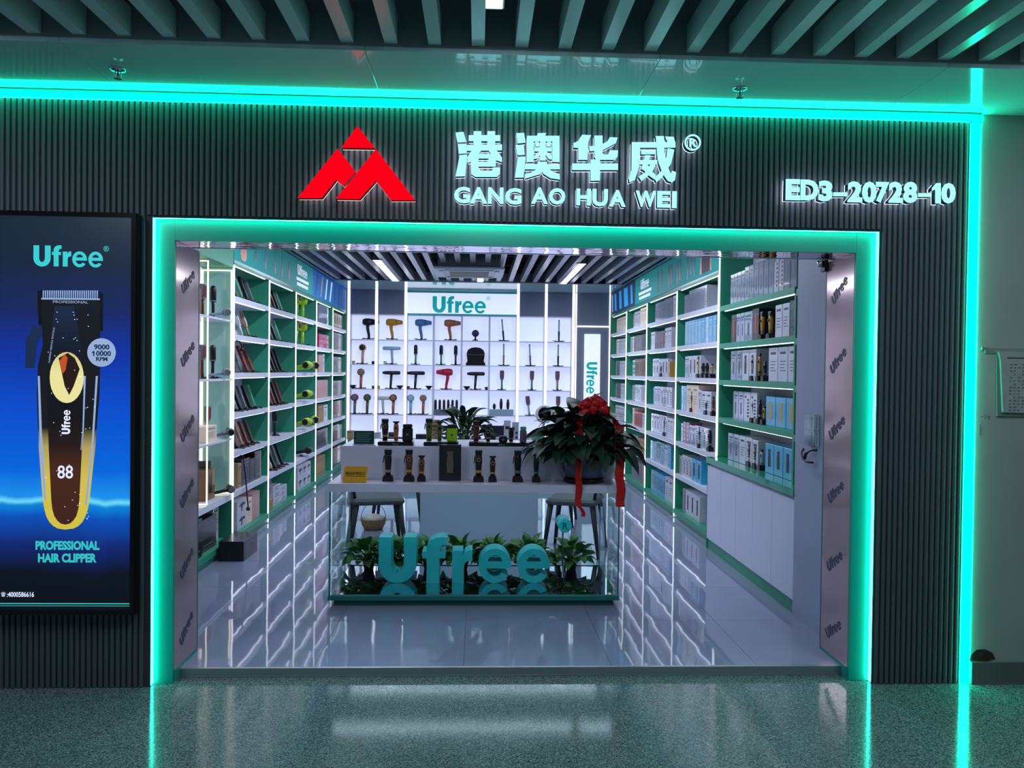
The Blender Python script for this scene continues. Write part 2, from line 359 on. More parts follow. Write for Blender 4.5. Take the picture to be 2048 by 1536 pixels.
part('mirror_panel', None, B(XIL, XIR, 0, .225, 0, .03), M_HEADM, t)
part('edge_trim', None, B(XIL, XIR, .225, .232, -.003, .03), M_CHROME, t)
struct(part('wall_pier', None, B(2.055, 2.456, .335, 1.04, .0, 3.0), M_COLG))
struct(part('wall_pier_left', None, B(-2.416, -2.03, .335, 1.2, .0, 3.0), M_COLG))
# ------------------------------------------------------------------ illuminated signs on the slats
M_LFACE = emis('letter_face', (150, 240, 250), 1.55)
M_LBACK = emis('letter_backlight', (225, 232, 255), 5.5)
M_LRET = mat('letter_return', (30, 70, 76), .3, .6)
M_RED = emis('red_acrylic', (255, 0, 24), 1.05)
M_REDB = emis('red_backlight', (255, 225, 230), 3.0)
M_REDR = mat('red_return', (96, 10, 18), .4)
YF = -.078       # front of the letters
def sign_letter(t, polysets, face=M_LFACE, ret=M_LRET, back=M_LBACK, name='letter'):
    """front plate, metal return and backlight for one built-up letter; polysets: list of (verts, faces, matrix-fn) drawers"""
    o = part(name, None, lambda m: polysets(m, YF, YF+.004), face, t)
    part('return', None, lambda m: polysets(m, YF+.0045, YF+.040), ret, o)
    part('backlight', None, lambda m: polysets(m, YF+.0405, YF+.044), back, o)
    return o
def polys_at(polys, pxf):
    W_ = [[(onY(*pxf(*q), YF).x, onY(*pxf(*q), YF).z) for q in pl] for pl in polys]
    def draw(m, y0, y1):
        for pl in W_: m.prism(pl, y0, y1)
    return draw
def glyph_at(ch, x0, x1, y0, y1, pxf, off=.03):
    a = onY(*pxf(x0, y0), YF); b = onY(*pxf(x1, y1), YF)
    def draw(m, ya, yb): text(m, ch, rectM((a.x, (ya+yb)/2, b.z), (b.x-a.x, 0, 0), (0, 0, a.z-b.z), (0, -(yb-ya), 0)), off)
    return draw
idp = lambda x, y: (x, y)
t = thing('red_logo_sign', 'glowing red double-peak emblem on the grey slats', 'sign')
for pl in ([(714.5, 252), (683, 295), (750, 296)], [(675, 297), (711, 343), (687, 371), (672, 359), (643, 396), (595, 396)], [(752, 298), (830, 400), (782, 400), (752, 361), (719, 398), (672, 397)]):
    sign_letter(t, polys_at([pl], idp), M_RED, M_REDR, M_REDB, 'emblem_piece')
za = lambda x, y: (890+x*.26367, 240+y*.26352)
HAN = [
 [[(80,95),(140,90),(160,165),(97,168)],[(97,182),(160,180),(165,250),(105,255)],[(112,268),(168,262),(150,425),(80,428)],[(217,85),(275,85),(275,230),(217,230)],[(322,85),(380,85),(380,230),(322,230)],[(180,115),(418,115),(418,158),(180,158)],[(165,190),(432,185),(432,228),(165,232)],[(205,228),(275,228),(235,290),(180,322),(165,290)],[(330,228),(390,228),(432,285),(432,318),(380,300)],[(235,258),(385,258),(385,290),(235,290)],[(330,258),(385,258),(385,350),(330,350)],[(250,318),(385,318),(385,352),(250,352)],[(195,270),(255,270),(255,370),(275,385),(360,385),(365,360),(418,360),(415,410),(395,430),(230,430),(200,410)]],
 [[(540,100),(600,97),(610,170),(552,175)],[(535,190),(598,190),(605,262),(550,265)],[(555,280),(612,280),(595,435),(530,437)],[(622,120),(672,120),(672,315),(622,318)],[(622,120),(868,120),(868,160),(622,160)],[(705,100),(768,98),(755,125),(695,125)],[(815,120),(868,120),(868,318),(815,315)],[(722,160),(763,160),(763,305),(722,305)],[(680,208),(810,208),(810,236),(680,236)],[(682,165),(710,165),(718,200),(690,200)],[(775,165),(805,165),(798,200),(770,200)],[(720,235),(745,235),(700,290),(672,295),(680,270)],[(742,235),(765,235),(812,275),(812,298),(790,295)],[(608,335),(870,335),(870,372),(608,372)],[(705,318),(775,318),(765,372),(720,410),(610,443),(605,412),(670,395),(700,365)],[(735,372),(790,372),(820,395),(870,410),(870,450),(800,440),(745,405)]],
 [[(1040,112),(1108,115),(1085,170),(1080,300),(1012,300),(1012,210),(975,208),(975,175),(1010,160)],[(1133,118),(1195,118),(1195,250),(1205,262),(1240,262),(1250,230),(1312,230),(1308,280),(1285,300),(1150,300),(1133,280)],[(1250,130),(1310,133),(1295,175),(1200,225),(1100,235),(1095,200),(1180,190),(1235,160)],[(965,330),(1312,330),(1312,378),(965,378)],[(1105,300),(1175,300),(1175,458),(1105,460)]],
 [[(1418,168),(1748,168),(1748,208),(1418,208)],[(1418,168),(1480,168),(1478,330),(1440,455),(1400,472),(1395,440),(1415,380)],[(1600,122),(1660,122),(1665,250),(1690,350),(1712,410),(1725,385),(1752,395),(1745,455),(1722,472),(1690,460),(1650,400),(1615,300)],[(1690,215),(1740,225),(1715,330),(1650,430),(1605,470),(1590,440),(1640,390),(1675,320)],[(1672,125),(1735,128),(1745,165),(1690,165)],[(1490,228),(1600,228),(1600,258),(1490,258)],[(1480,305),(1610,305),(1610,335),(1480,335)],[(1520,268),(1560,268),(1535,340),(1565,385),(1600,420),(1590,450),(1555,425),(1510,380),(1490,370)],[(1560,330),(1600,330),(1570,400),(1490,460),(1470,430),(1530,390)]]]
t = thing('shop_name_sign', 'glowing white Chinese shop name lettering beside the red emblem', 'sign')
for ch in HAN: sign_letter(t, polys_at(ch, za))
ring = arc(1880, 170, 62, 62, 0, 360, 28)[:-1]; rin = arc(1880, 170, 50, 50, 0, 360, 28)[:-1]
segs = [[ring[i], ring[(i+1) % 28], rin[(i+1) % 28], rin[i]] for i in range(28)]
sign_letter(t, polys_at(segs, za), name='registered_ring'); sign_letter(t, glyph_at('R', 1856, 1908, 138, 203, za), name='registered_letter')
t = thing('shop_name_romanised_sign', 'glowing white romanised shop name beneath the Chinese lettering', 'sign')
for ch, x0, x1, y0, y1 in (('G',70,190,505,632),('A',190,320,508,635),('N',328,442,510,637),('G',458,580,515,642),('A',655,780,510,637),('O',790,912,515,642),('H',998,1105,520,648),('U',1120,1235,522,655),('A',1248,1370,530,658),('W',1448,1600,535,660),('E',1612,1712,538,665),('I',1725,1757,540,668)):
    sign_letter(t, glyph_at(ch, x0, x1, y0, y1, za, .035))
zb = lambda x, y: (1540+x*.19531, 330+y*.19531)
t = thing('unit_number_sign', 'glowing white unit number lettering on the grey slats', 'sign')
for ch, x0, x1, y0, y1 in (('E',165,308,143,360),('D',318,495,148,362),('3',502,640,158,372),('-',650,792,280,318),('2',800,945,166,382),('0',948,1090,168,387),('7',1088,1218,172,385),('2',1222,1362,170,387),('8',1370,1508,170,389),('-',1520,1655,288,325),('1',1662,1750,186,392),('0',1760,1900,182,394)):
    if ch == '1': sign_letter(t, polys_at([[(x0, y0+48), (x0+42, y0), (x1, y0), (x1, y1), (x0+34, y1), (x0+34, y0+62), (x0, y0+78)]], zb))
    elif ch == '-': sign_letter(t, polys_at([[(x0, y0), (x1, y0), (x1, y1), (x0, y1)]], zb))
    else: sign_letter(t, glyph_at(ch, x0, x1, y0, y1, zb, .045))
# ------------------------------------------------------------------ poster light box
YP = -.062
a = onY(0, 424, YP); b = onY(266, 1226, YP); PX0, PX1, PZ0, PZ1 = -2.345, onY(270, 800, YP).x, .385, 2.352
t = thing('poster_light_box', 'dark blue backlit hair clipper poster in a black frame', 'poster', (0, 0, 0))
part('frame', None, lambda m: m.bx(PX0, PX0+.022, YP, -.002, PZ0, PZ1).bx(PX1-.022, PX1, YP, -.002, PZ0, PZ1).bx(PX0+.022, PX1-.022, YP, -.002, PZ0, PZ0+.022).bx(PX0+.022, PX1-.022, YP, -.002, PZ1-.022, PZ1), M_BLACKG, t)
M_POST = ramp_mat('poster_print', [(0, (10, 14, 24)), (.10, (12, 18, 34)), (.17, (18, 42, 118)), (.24, (8, 84, 190)), (.272, (10, 140, 225)), (.280, (120, 235, 255)), (.292, (30, 150, 240)), (.36, (0, 104, 222)), (.5, (4, 80, 205)), (.64, (10, 50, 160)), (.76, (22, 36, 92)), (.88, (20, 34, 58)), (1, (20, 38, 50))], 2, .62, .3, wob=.05, wscale=2.2)
YQ = YP+.006
po = part('print', None, B(PX0+.022, PX1-.022, YQ, YQ+.004, PZ0+.022, PZ1-.022), M_POST, t)
LAY = [0]
def ink(polys, m, name, lay):
    def fn(mb):
        for pl in polys: mb.prism([(onY(*q, YQ).x, onY(*q, YQ).z) for q in pl], YQ-.0007*(lay+1), YQ-.0007*lay)
    return part(name, None, fn, m, po)
def ink_text(body, x0, y0, x1, y1, m, name, lay, off=.03):
    M_ = fitY((x0, y1), (x1, y0), YQ-.0007*(lay+.5), .0007); return part(name, None, lambda mb: text(mb, body, M_, off), m, po)
def pr(name, rgb, e=.7): return mat('ink_'+name, rgb, .35, emit=e)
K_TEAL = pr('teal', (58, 205, 205), .62); K_BLK = pr('black', (10, 12, 20), .5); K_NAVY = pr('navy', (26, 46, 82), .5); K_SIL = pr('silver', (150, 170, 205), .7); K_WHT = pr('white', (225, 230, 255), .8)
K_BODY = ramp_mat('ink_clipper_body', [(0, (228, 205, 70)), (.22, (226, 200, 80)), (.36, (190, 165, 95)), (.44, (24, 22, 26)), (1, (12, 14, 24))], 2, .6)
K_INNER = ramp_mat('ink_clipper_inner', [(0, (70, 34, 26)), (.25, (78, 40, 24)), (.36, (40, 22, 20)), (.5, (14, 12, 18)), (.8, (16, 20, 36)), (1, (22, 36, 64))], 2, .6)
K_OVAL = ramp_mat('ink_oval', [(0, (238, 224, 150)), (.6, (235, 222, 150)), (1, (210, 190, 120))], 2, .7)
ink([[(60, 668), (64, 652), (82, 652), (84, 672), (74, 684), (70, 736), (50, 736), (52, 676)]], K_NAVY, 'print_lever', 0)
ink([[(75, 582), (84, 580), (84, 650), (77, 650)]], K_BLK, 'print_bracket', 0); ink([[(198, 584), (206, 586), (206, 662), (199, 662)]], K_BLK, 'print_bracket', 0)
ink([[(83, 598), (200, 599), (200, 660), (201, 700), (199, 790), (190, 900), (179, 1000), (176, 1018), (171, 1033), (165, 1044), (157, 1052), (147, 1057), (131, 1059), (116, 1057), (107, 1052), (99, 1044), (93, 1033), (89, 1018), (86, 1000), (78, 900), (74, 790), (76, 730), (86, 690), (84, 650)]], K_BODY, 'print_clipper', 1)
ink([[(76, 752), (80, 752), (84, 860), (93, 1000), (89, 1000), (80, 900)], [(192, 752), (196, 752), (188, 880), (174, 1010), (170, 1010), (184, 880)], [(168, 752), (172, 752), (168, 860), (164, 900), (161, 900), (165, 860)]], K_SIL, 'print_highlight', 2)
ink([[(110, 612), (148, 612), (163, 690), (168, 780), (164, 900), (159, 1000), (157, 1018), (153, 1032), (147, 1041), (140, 1047), (131, 1049), (122, 1047), (115, 1041), (109, 1032), (105, 1018), (103, 1000), (98, 900), (94, 780), (100, 690)]], K_INNER, 'print_inner', 2)
ink([arc(134, 755, 34, 51, 0, 360, 28)[:-1]], K_OVAL, 'print_oval', 3)
ink([[(118, 716), (136, 706), (150, 716), (160, 738), (148, 772), (139, 790), (130, 772)]], pr('umber', (40, 22, 16), .6), 'print_wedge', 4)
ink([[(120, 722), (130, 708), (136, 716), (132, 740), (126, 748)]], pr('ember', (190, 80, 30), .7), 'print_glow', 5)
ink([[(86+i*4.3, 581), (88.4+i*4.3, 581), (88.0+i*4.3, 597), (86.2+i*4.3, 597)] for i in range(26)], K_SIL, 'print_blade', 2)
ink([[(83, 596), (200, 597), (200, 600), (83, 599)]], K_SIL, 'print_blade_edge', 3)
ink([arc(203.5, 705, 28.5, 28.5, 0, 360, 30)[:-1]], K_SIL, 'print_badge', 3)
ink_text('9000', 188, 689, 219, 699, K_NAVY, 'print_text', 4); ink_text('0000', 192, 702, 222, 712, K_NAVY, 'print_text', 4); ink([[(184.5, 704.5), (187, 702), (189.5, 702), (189.5, 712), (187, 712), (187, 705.5), (184.5, 706.5)]], K_NAVY, 'print_digit', 4); ink([[(200, 700.2), (207, 700.2), (207, 701), (200, 701)]], K_NAVY, 'print_dash', 4); ink_text('RPM', 192, 714, 215, 722, K_NAVY, 'print_text', 4)
def ink_logo(x0, y0, x1, y1, m, lay, up=False):
    A = onY(x0, y1, YQ); Bp = onY(x1, y0, YQ); y = YQ-.0007*(lay+.5)
    w, h = Bp.x-A.x, Bp.z-A.z
    M_ = rectM((Bp.x, y, A.z), (0, 0, h/LOGO_W), (-w, 0, 0), (0, -.0007, 0)) if up else rectM((A.x, y, A.z), (w/LOGO_W, 0, 0), (0, 0, h), (0, -.0007, 0))
    return part('print_word_mark', None, lambda mb: logo(mb, M_), m, po)
ink_logo(67, 493, 206, 532, K_TEAL, 0); ink_logo(124, 820, 141, 868, K_WHT, 4, True)
ink_text('®', 207, 492, 218, 503, K_TEAL, 'print_text', 0, 0)
ink_text('88', 115, 931, 146, 957, K_WHT, 'print_text', 4, .01)
ink_text('PROFESSIONAL', 71, 1082, 199, 1100, K_TEAL, 'print_text', 0, .045); ink_text('HAIR CLIPPER', 76, 1107, 193, 1125, K_TEAL, 'print_text', 0, .045)
ink_text('☎', 2, 1184, 11, 1193, K_WHT, 'print_text', 0, 0); ink_text(':4000586616', 14, 1184, 68, 1194, K_WHT, 'print_text', 0, .015)
ink_text('PROFESSIONAL', 106, 602, 176, 606, K_SIL, 'print_text', 3, 0)
ink([[(0, 1206), (260, 1206.5), (260, 1208.5), (0, 1208)], [(0, 1211), (260, 1211.5), (260, 1212.5), (0, 1212)]], K_TEAL, 'print_rule', 0)
# slanted caption on the clipper's shoulder
ca = onY(97, 775-68, YQ); cb = onY(108, 655, YQ)
def cap(mb):
    o = onY(107, 655, YQ); e = onY(97, 725, YQ)-o; L = e.length; ex = e/L; ey = Vector((-ex.z, 0, ex.x))
    text(mb, 'STRONG POWER>7000RPM', rectM((o.x, YQ-.0007*4.5, o.z), tuple(ex*L), tuple(ey*.008), (0, -.0007, 0)), 0)
part('print_text', None, cap, K_SIL, po)
rng = random.Random(3)
ink([[(x, y), (x+1.4, y+.5), (x+1, y+2), (x-.4, y+1.4)] for x, y in [(rng.uniform(82, 190), rng.uniform(610, 1040)) for _ in range(46)] if 82+(y-610)*.02 < x < 196-(y-700)*.05], K_WHT, 'print_droplet', 5)
# ------------------------------------------------------------------ plain wall: note block on a rail, scuffs
t = thing('hanging_notepad', 'worn paper pad hanging from a rail on the plain wall', 'notepad', (2.78, 0, 1.40))
M_PAPER = mat('old_paper', (150, 160, 155), .8, noise=.08, nscale=20)
part('rail', None, lambda m: m.bx(-.155, .4, -.008, .0, .325, .352).bx(-.175, -.145, -.010, 0, .342, .356), mat('rail_grey', (128, 138, 132), .5), t)
part('cover', None, lambda m: m.prism([(-.098, .33), (-.088, 0.0), (.30, 0.0), (.30, .33)], -.012, -.003), mat('pad_board', (112, 122, 118), .8), t)
part('sheet', None, lambda m: m.prism([(-.096, .335), (-.084, .29), (-.066, .02), (.30, .012), (.30, .335)], -.024, -.0125), M_PAPER, t)
part('handwriting', None, lambda m: [m.bx(-.035+.022*c, -.035+.022*c+rng.uniform(.006, .017), -.0248, -.024, .265-.017*r, .265-.017*r+.006) for r in range(15) for c in range(13) if rng.random() < .8], mat('pencil_grey', (96, 106, 104), .8), t)
part('clip_line', None, B(-.05, .3, -.0265, -.0245, .300, .304), M_BLACK, t)
a = onY(1937, 1310, 0)
o = part('wall_damage', None, lambda m: m.prism([(0, 0), (.03, .028), (.075, .03), (.115, .012), (.13, -.02), (.09, -.032), (.03, -.03), (-.005, -.028)], -.0035, -.0002), mat('broken_plaster', (38, 36, 32), .95, noise=.5, nscale=30), None, (a.x+.012, 0, a.z))
tag(o, 'dark chipped hole in the plain wall just above the skirting', 'wall damage')
part('scribble', None, lambda m: [m.tube([(x0, -.001, z0), (x0+dx, -.001, z0+dz)], .0018, 4) for x0, z0, dx, dz in ((2.615, 1.395, .012, .004), (2.63, 1.405, .004, -.022), (2.645, 1.40, .016, -.008), (2.652, 1.392, .004, -.014), (2.606, 1.355, .001, -.06))], mat('pencil_grey', (96, 106, 104), .8), wp)
# ------------------------------------------------------------------ shop interior: ceiling
ci = struct(part('ceiling_shop', None, B(-2.62, 2.62, .3, 9.3, 3.22, 3.3), mat('shop_void', (44, 48, 54), .9)))
x = -2.02
while x < 2.1:
    part('slat', 'shop_slat', B(-.032, .032, .34, 7.60, 2.905, 3.02), M_CSHOP, ci, (x, 0, 0)); x += .177
part('border_panel', None, B(-2.40, 2.44, 7.605, 9.0, 2.885, 2.90), M_SOFFIT, ci)
part('border_panel', None, B(-2.40, -2.07, .34, 7.60, 2.89, 2.90), M_CSHOP, ci)
part('border_panel', None, B(2.11, 2.44, 1.05, 7.60, 2.89, 2.90), M_CSHOP, ci)
for k in range(9): part('cross_rail', None, B(-2.05, 2.09, .7+.85*k, .74+.85*k, 3.022, 3.06), M_DARK, ci)
G_ = 'linear lamps of the shop ceiling'
lamp_box('linear_lamp', 'long white ceiling lamp over the styling iron shelves toward the back', -1.26, -1.14, 5.45, 7.62, 2.895, G_)
lamp_box('linear_lamp', 'long white ceiling lamp over the boxed goods shelves toward the back', 1.16, 1.28, 5.45, 7.62, 2.895, G_)
lamp_box('linear_lamp', 'short white ceiling lamp between the slats above the back wall sign', -.03, .07, 6.95, 7.58, 2.895, G_)
lamp_box('linear_lamp', 'added unseen ceiling lamp over the styling iron shelves near the entrance', -1.26, -1.14, 1.8, 4.0, 2.895, G_)  # this and the next lamp are added, hidden from view, to carry the fill light
lamp_box('linear_lamp', 'added unseen ceiling lamp over the boxed goods shelves near the entrance', 1.16, 1.28, 1.8, 4.0, 2.895, G_)
t = thing('air_conditioner', 'white ceiling cassette air conditioner among the slats', 'air conditioner', (-.12, 6.0, 2.80))
M_ACW = mat('ac_white', (216, 220, 226), .35)
part('panel', None, CB(-.43, .43, -.43, .43, .02, .055, .012), M_ACW, t)
part('body', None, B(-.38, .38, -.38, .38, .056, .40), mat('ac_grey', (120, 126, 132), .5), t)
part('intake_grille', None, lambda m: [m.bx(-.24, .24, -.24+.03*k, -.225+.03*k, .004, .019) for k in range(17)], mat('ac_beige', (184, 180, 164), .5), t)
for s in (-1, 1):
    part('air_flap', None, CB(-.30, .30, min(s*.31, s*.37), max(s*.31, s*.37), .006, .019, .004), M_ACW, t)
    part('air_flap', None, CB(min(s*.31, s*.37), max(s*.31, s*.37), -.30, .30, .006, .019, .004), M_ACW, t)
# ------------------------------------------------------------------ small builders for goods (local: base at z=0, facing -Y)
def sty(name, rgb, ink_rgb=(40, 42, 52), rough=.25, coat=.5, lay='bars'):
    return (mat('carton_'+name, rgb, rough, coat=coat, noise=.05, nscale=9), mat('cartonink_'+name, ink_rgb, .4), lay)
STY = {'silver': sty('silver', (140, 150, 170), (70, 76, 90), .12, 1.0, 'wrap'), 'white': sty('white', (192, 195, 208), (52, 54, 62), .3, .3, 'text'),
 'teal': sty('teal', (36, 150, 190), (150, 215, 235), .2, .6, 'wrap'), 'tealclip': sty('tealclip', (40, 160, 200), (22, 24, 34), .25, .4, 'tool'), 'tealgold': sty('tealgold', (40, 160, 200), (190, 150, 60), .25, .4, 'tool'),
 'black': sty('black', (22, 23, 29), (92, 94, 104), .35, .3, 'bars'), 'blackclip': sty('blackclip', (22, 23, 30), (104, 92, 76), .35, .3, 'tool'), 'blackred': sty('blackred', (24, 22, 26), (176, 60, 44), .35, .3, 'tool'), 'kraft': sty('kraft', (170, 142, 100), (90, 70, 50), .7, 0, 'bars'), 'grey': sty('grey', (126, 124, 130), (50, 50, 56), .4, .2, 'stripe'),
 'brown': sty('brown', (118, 80, 52), (40, 30, 26), .45, .2, 'tool'), 'red': sty('red', (170, 44, 40), (40, 20, 20), .35, .3, 'stripe'), 'pink': sty('pink', (186, 34, 92), (58, 14, 34), .3, .4, 'bars'),
 'rose': sty('rose', (196, 150, 148), (120, 80, 80), .5, 0, 'plain'), 'cream': sty('cream', (232, 214, 192), (150, 130, 110), .45, .1, 'text'), 'gold': sty('gold', (186, 140, 60), (70, 50, 20), .35, .4, 'bars'), 'stripe': sty('stripe', (180, 185, 198), (26, 28, 34), .2, .8, 'stripe'), 'plum': sty('plum', (150, 96, 120), (230, 220, 226), .3, .4, 'dots'), 'face': sty('face', (206, 176, 156), (70, 44, 34), .4, .2, 'face'), 'tool': sty('tool', (190, 193, 206), (26, 26, 32), .3, .3, 'tool'), 'outline': sty('outline', (196, 196, 212), (26, 26, 32), .4, 0, 'dryer')}
def pbox(label, loc, rz, w, d, h, style, group=None, name='product_box'):
    bm_, im, lay = STY[style]
    t = thing(name, label, 'box', loc, rz, group)
    k = (round(w, 3), round(d, 3), round(h, 3))
    part('carton', ('ct',)+k, CB(-w/2, w/2, -d/2, d/2, 0, h, .002), bm_, t)
    y = -d/2-.0008
    def ink_(m):
        if lay in ('bars', 'wrap'):
            m.bx(-w*.36, w*.36, y, -d/2, h*.82, h*.88); m.bx(-w*.36, w*.18, y, -d/2, h*.74, h*.77)
            if lay == 'bars': m.bx(-w*.36, w*.30, y, -d/2, h*.16, h*.20)
            else: m.bx(-w*.10, w*.10, y, -d/2, h*.22, h*.62)
        elif lay == 'text':
            m.bx(-w*.3, w*.3, y, -d/2, h*.80, h*.87)
            for q in range(4): m.bx(-w*.3, w*(.3-.08*(q % 3)), y, -d/2, h*(.58-.09*q), h*(.60-.09*q))
        elif lay == 'stripe':
            for q in range(6): m.bx(w*.02, w*.30, y, -d/2, h*(.16+.11*q), h*(.22+.11*q))
            m.bx(-w*.34, -w*.14, y, -d/2, h*.80, h*.88)
        elif lay == 'tool':
            m.prism([(-w*.13, h*.22), (w*.13, h*.22), (w*.16, h*.5), (w*.12, h*.7), (w*.16, h*.82), (-w*.16, h*.82), (-w*.12, h*.7), (-w*.16, h*.5)], y, -d/2)
        elif lay == 'dots':
            for q in range(4): m.prism(arc(0, h*(.2+.2*q), w*.18, h*.06, 0, 360, 10)[:-1], y, -d/2)
        elif lay == 'face':
            m.prism(arc(0, h*.55, w*.30, h*.32, 0, 360, 14)[:-1], y, -d/2); m.bx(-w*.4, w*.4, y, -d/2, h*.05, h*.12)
        elif lay == 'dryer':
            m.prism([(-w*.34, h*.62), (-w*.05, h*.80), (w*.32, h*.76), (w*.36, h*.60), (w*.08, h*.56), (w*.02, h*.22), (-w*.08, h*.22), (-w*.06, h*.52)], y, -d/2)
    if lay != 'plain': part('print', ('pr', lay)+k, ink_, im, t)
    return t
def colr(name, rgb, rough=.35): return mat('tool_'+name, rgb, rough, noise=.06, nscale=30)
CL = {n: colr(n, c) for n, c in dict(black=(24, 25, 30), grey=(110, 112, 120), white=(214, 214, 222), tan=(190, 140, 112), mint=(96, 170, 140), brown=(90, 52, 38), red=(140, 44, 44), lime=(160, 205, 30), gold=(190, 140, 40), blue=(70, 128, 170), copper=(176, 104, 76), beige=(206, 170, 140), sky=(150, 190, 205), green=(60, 140, 112), crimson=(190, 30, 66), purple=(70, 50, 130), plum=(120, 36, 84), cream=(196, 204, 184), silver=(150, 172, 190), aqua=(90, 165, 170), olive=(84, 104, 40), pinkish=(150, 80, 96), khaki=(150, 130, 100)).items()}
CORDN = [0]
def cord(t, w=.10, y=-.03, m=M_BLACK):
    CORDN[0] += 1; k = CORDN[0] % 4; rg = random.Random(k)
    pts = [(w*math.cos(a*.9+k)*(.55+.35*rg.random()), y+.030*math.sin(a*1.3+k), .005+.010*(i % 3 == 1)) for i, a in enumerate([j*.75 for j in range(15)])]
    part('cord', ('cord', k, round(w, 2), round(y, 2)), lambda mb: mb.tube(pts, .0035, 5), m, t)
def flat_iron(label, loc, rz, col, L=.27, lean=.35, group=None, name='flat_iron', cable=True):
    t = thing(name, label, 'flat iron', loc, rz, group); M = RX(-lean)
    for s in (-1, 1):
        part('arm', ('fi', s, round(L, 2), round(lean, 2)), lambda m: m.prism([(-.010+s*.004, .004), (.010+s*.004, .004), (.012+s*.010, L*.45), (.011+s*.016, L), (-.011+s*.016, L), (-.012+s*.010, L*.45)], -.012, .012, M), CL[col], t)
    part('plate', ('fip', round(L, 2), round(lean, 2)), lambda m: m.bx(-.0035, .0035, -.010, .010, L*.6, L*.97, M), CL['copper'] if col in ('red', 'brown') else CL['grey'], t)
    part('hinge', ('fih', round(lean, 2)), lambda m: m.bx(-.015, .015, -.020, .020, .0, .02, M), M_BLACK, t)
    if cable: cord(t, .07, -.045)
    return t
def paddle(label, loc, rz, col, L=.26, lean=.35, group=None):
    t = thing('paddle_brush', label, 'hairbrush', loc, rz, group); M = RX(-lean)
    part('head', ('pd', round(lean, 2)), lambda m: m.prism(arc(0, L*.70, .036, L*.30, 0, 360, 20)[:-1], -.012, .012, M), CL[col], t)
    part('handle', ('pdh', round(lean, 2)), lambda m: m.tube([(0, 0, .008), (0, 0, L*.25), (0, 0, L*.5)], [.012, .010, .013], 8, M), CL[col], t)
    part('cushion', ('pdc', round(lean, 2)), lambda m: m.prism(arc(0, L*.70, .027, L*.24, 0, 360, 18)[:-1], -.0165, -.0122, M), CL['grey'], t)
    cord(t, .09, -.045); return t
def dryer(label, loc, rz, col, dark='black', kind='classic', flip=1, group=None, lying=False, cable=True):
    t = thing('hair_dryer', label, 'hair dryer', loc, rz, group); c = CL[col]; d = CL[dark]
    M = (TR(0, -.02, .052) @ RX(math.radians(78)) @ TR(0, 0, -.10)) if lying else Matrix()
    MF = M @ Matrix.Scale(flip, 4, (1, 0, 0)) if flip < 0 else M
    kk = (kind, flip, lying)
    if kind == 'classic':
        A = MF @ TR(0, 0, .215) @ RY(math.radians(90))
        part('barrel', ('b',)+kk, lambda m: m.lathe([(.0, -.072), (.034, -.070), (.044, -.05), (.045, 0), (.038, .05)], 14, A), c, t)
        part('nozzle', ('n',)+kk, lambda m: m.lathe([(.037, .05), (.031, .08), (.022, .125), (.020, .125)], 12, A, 1, 1.25), c if not lying else d, t)
        part('handle', ('h',)+kk, lambda m: m.tube([(.004, 0, .0), (.0, 0, .06), (-.016, 0, .14), (-.014, 0, .19)], [.013, .017, .020, .023], 8, MF), c, t)
        part('rear_grille', ('g',)+kk, lambda m: m.lathe([(.030, -.076), (.034, -.0705)], 14, A), d, t)
    elif kind == 'tee':
        A = MF @ TR(-.02, 0, .20) @ RY(math.radians(90))
        part('barrel', ('b',)+kk, lambda m: m.lathe([(.016, -.085), (.023, -.08), (.024, .02), (.022, .09), (.014, .13)], 12, A), c, t)
        part('handle', ('h',)+kk, lambda m: m.tube([(.012, 0, 0), (.008, 0, .06), (.0, 0, .18)], [.012, .015, .017], 8, MF), d if dark != 'black' else c, t)
        part('end_cap', ('e',)+kk, lambda m: m.lathe([(.012, -.090), (.0165, -.0852)], 12, A), d, t)
    else:
        A = M @ TR(0, 0, .205) @ RX(math.radians(90))
        part('head', ('b',)+kk, lambda m: m.lathe([(.036, -.05), (.043, -.04), (.044, .03), (.040, .04)], 18, A), c, t)
        part('face_ring', ('e',)+kk, lambda m: m.lathe([(.012, .044), (.030, .0445), (.034, .041)], 18, A), d if dark != col else CL['grey'], t)
        part('handle', ('h',)+kk, lambda m: m.tube([(0, 0, .0), (0, 0, .08), (.004, 0, .165)], [.015, .017, .018], 8, M), d if dark != 'black' else c, t)
    part('base_plug', ('pl',)+kk, lambda m: m.lathe([(.018, 0), (.016, .012), (.010, .018)], 8, M), M_BLACK, t)
    if cable: cord(t, .10, -.04)
    return t
def hot_brush(label, loc, rz, col, wide=False, group=None, tilt=0.0):
    t = thing('hot_air_brush', label, 'hairbrush', loc, rz, group); M = RY(tilt)
    part('handle', ('hbh', tilt), lambda m: m.tube([(0, 0, 0), (0, 0, .05), (0, 0, .11), (0, 0, .15)], [.018, .014, .013, .017], 10, M), CL[col], t)
    if wide:
        part('head', ('hbw', tilt), lambda m: m.prism([(-.024, .15), (.024, .15), (.030, .19), (.030, .27), (.022, .278), (-.022, .278), (-.030, .27), (-.030, .19)], -.016, .016, M), CL['grey'], t)
        part('bristles', ('hbwb', tilt), lambda m: [m.bx(-.022+.011*i, -.018+.011*i, -.024, -.016, .17, .268, M) for i in range(5)], CL['pinkish'], t)['kind'] = 'stuff'
    else:
        part('head', ('hbr', tilt), lambda m: m.lathe([(.018, .15), (.026, .156), (.026, .255), (.018, .275), (0, .282)], 12, M), M_BLACK, t)
        part('collar', ('hbc', tilt), lambda m: m.lathe([(.020, .143), (.0265, .147), (.0265, .156)], 12, M), CL['grey'], t)
    part('stand', ('hbs',), lambda m: m.lathe([(.032, 0), (.030, .006), (.020, .010)], 14), M_BLACK, t)
    cord(t, .09, -.03); return t
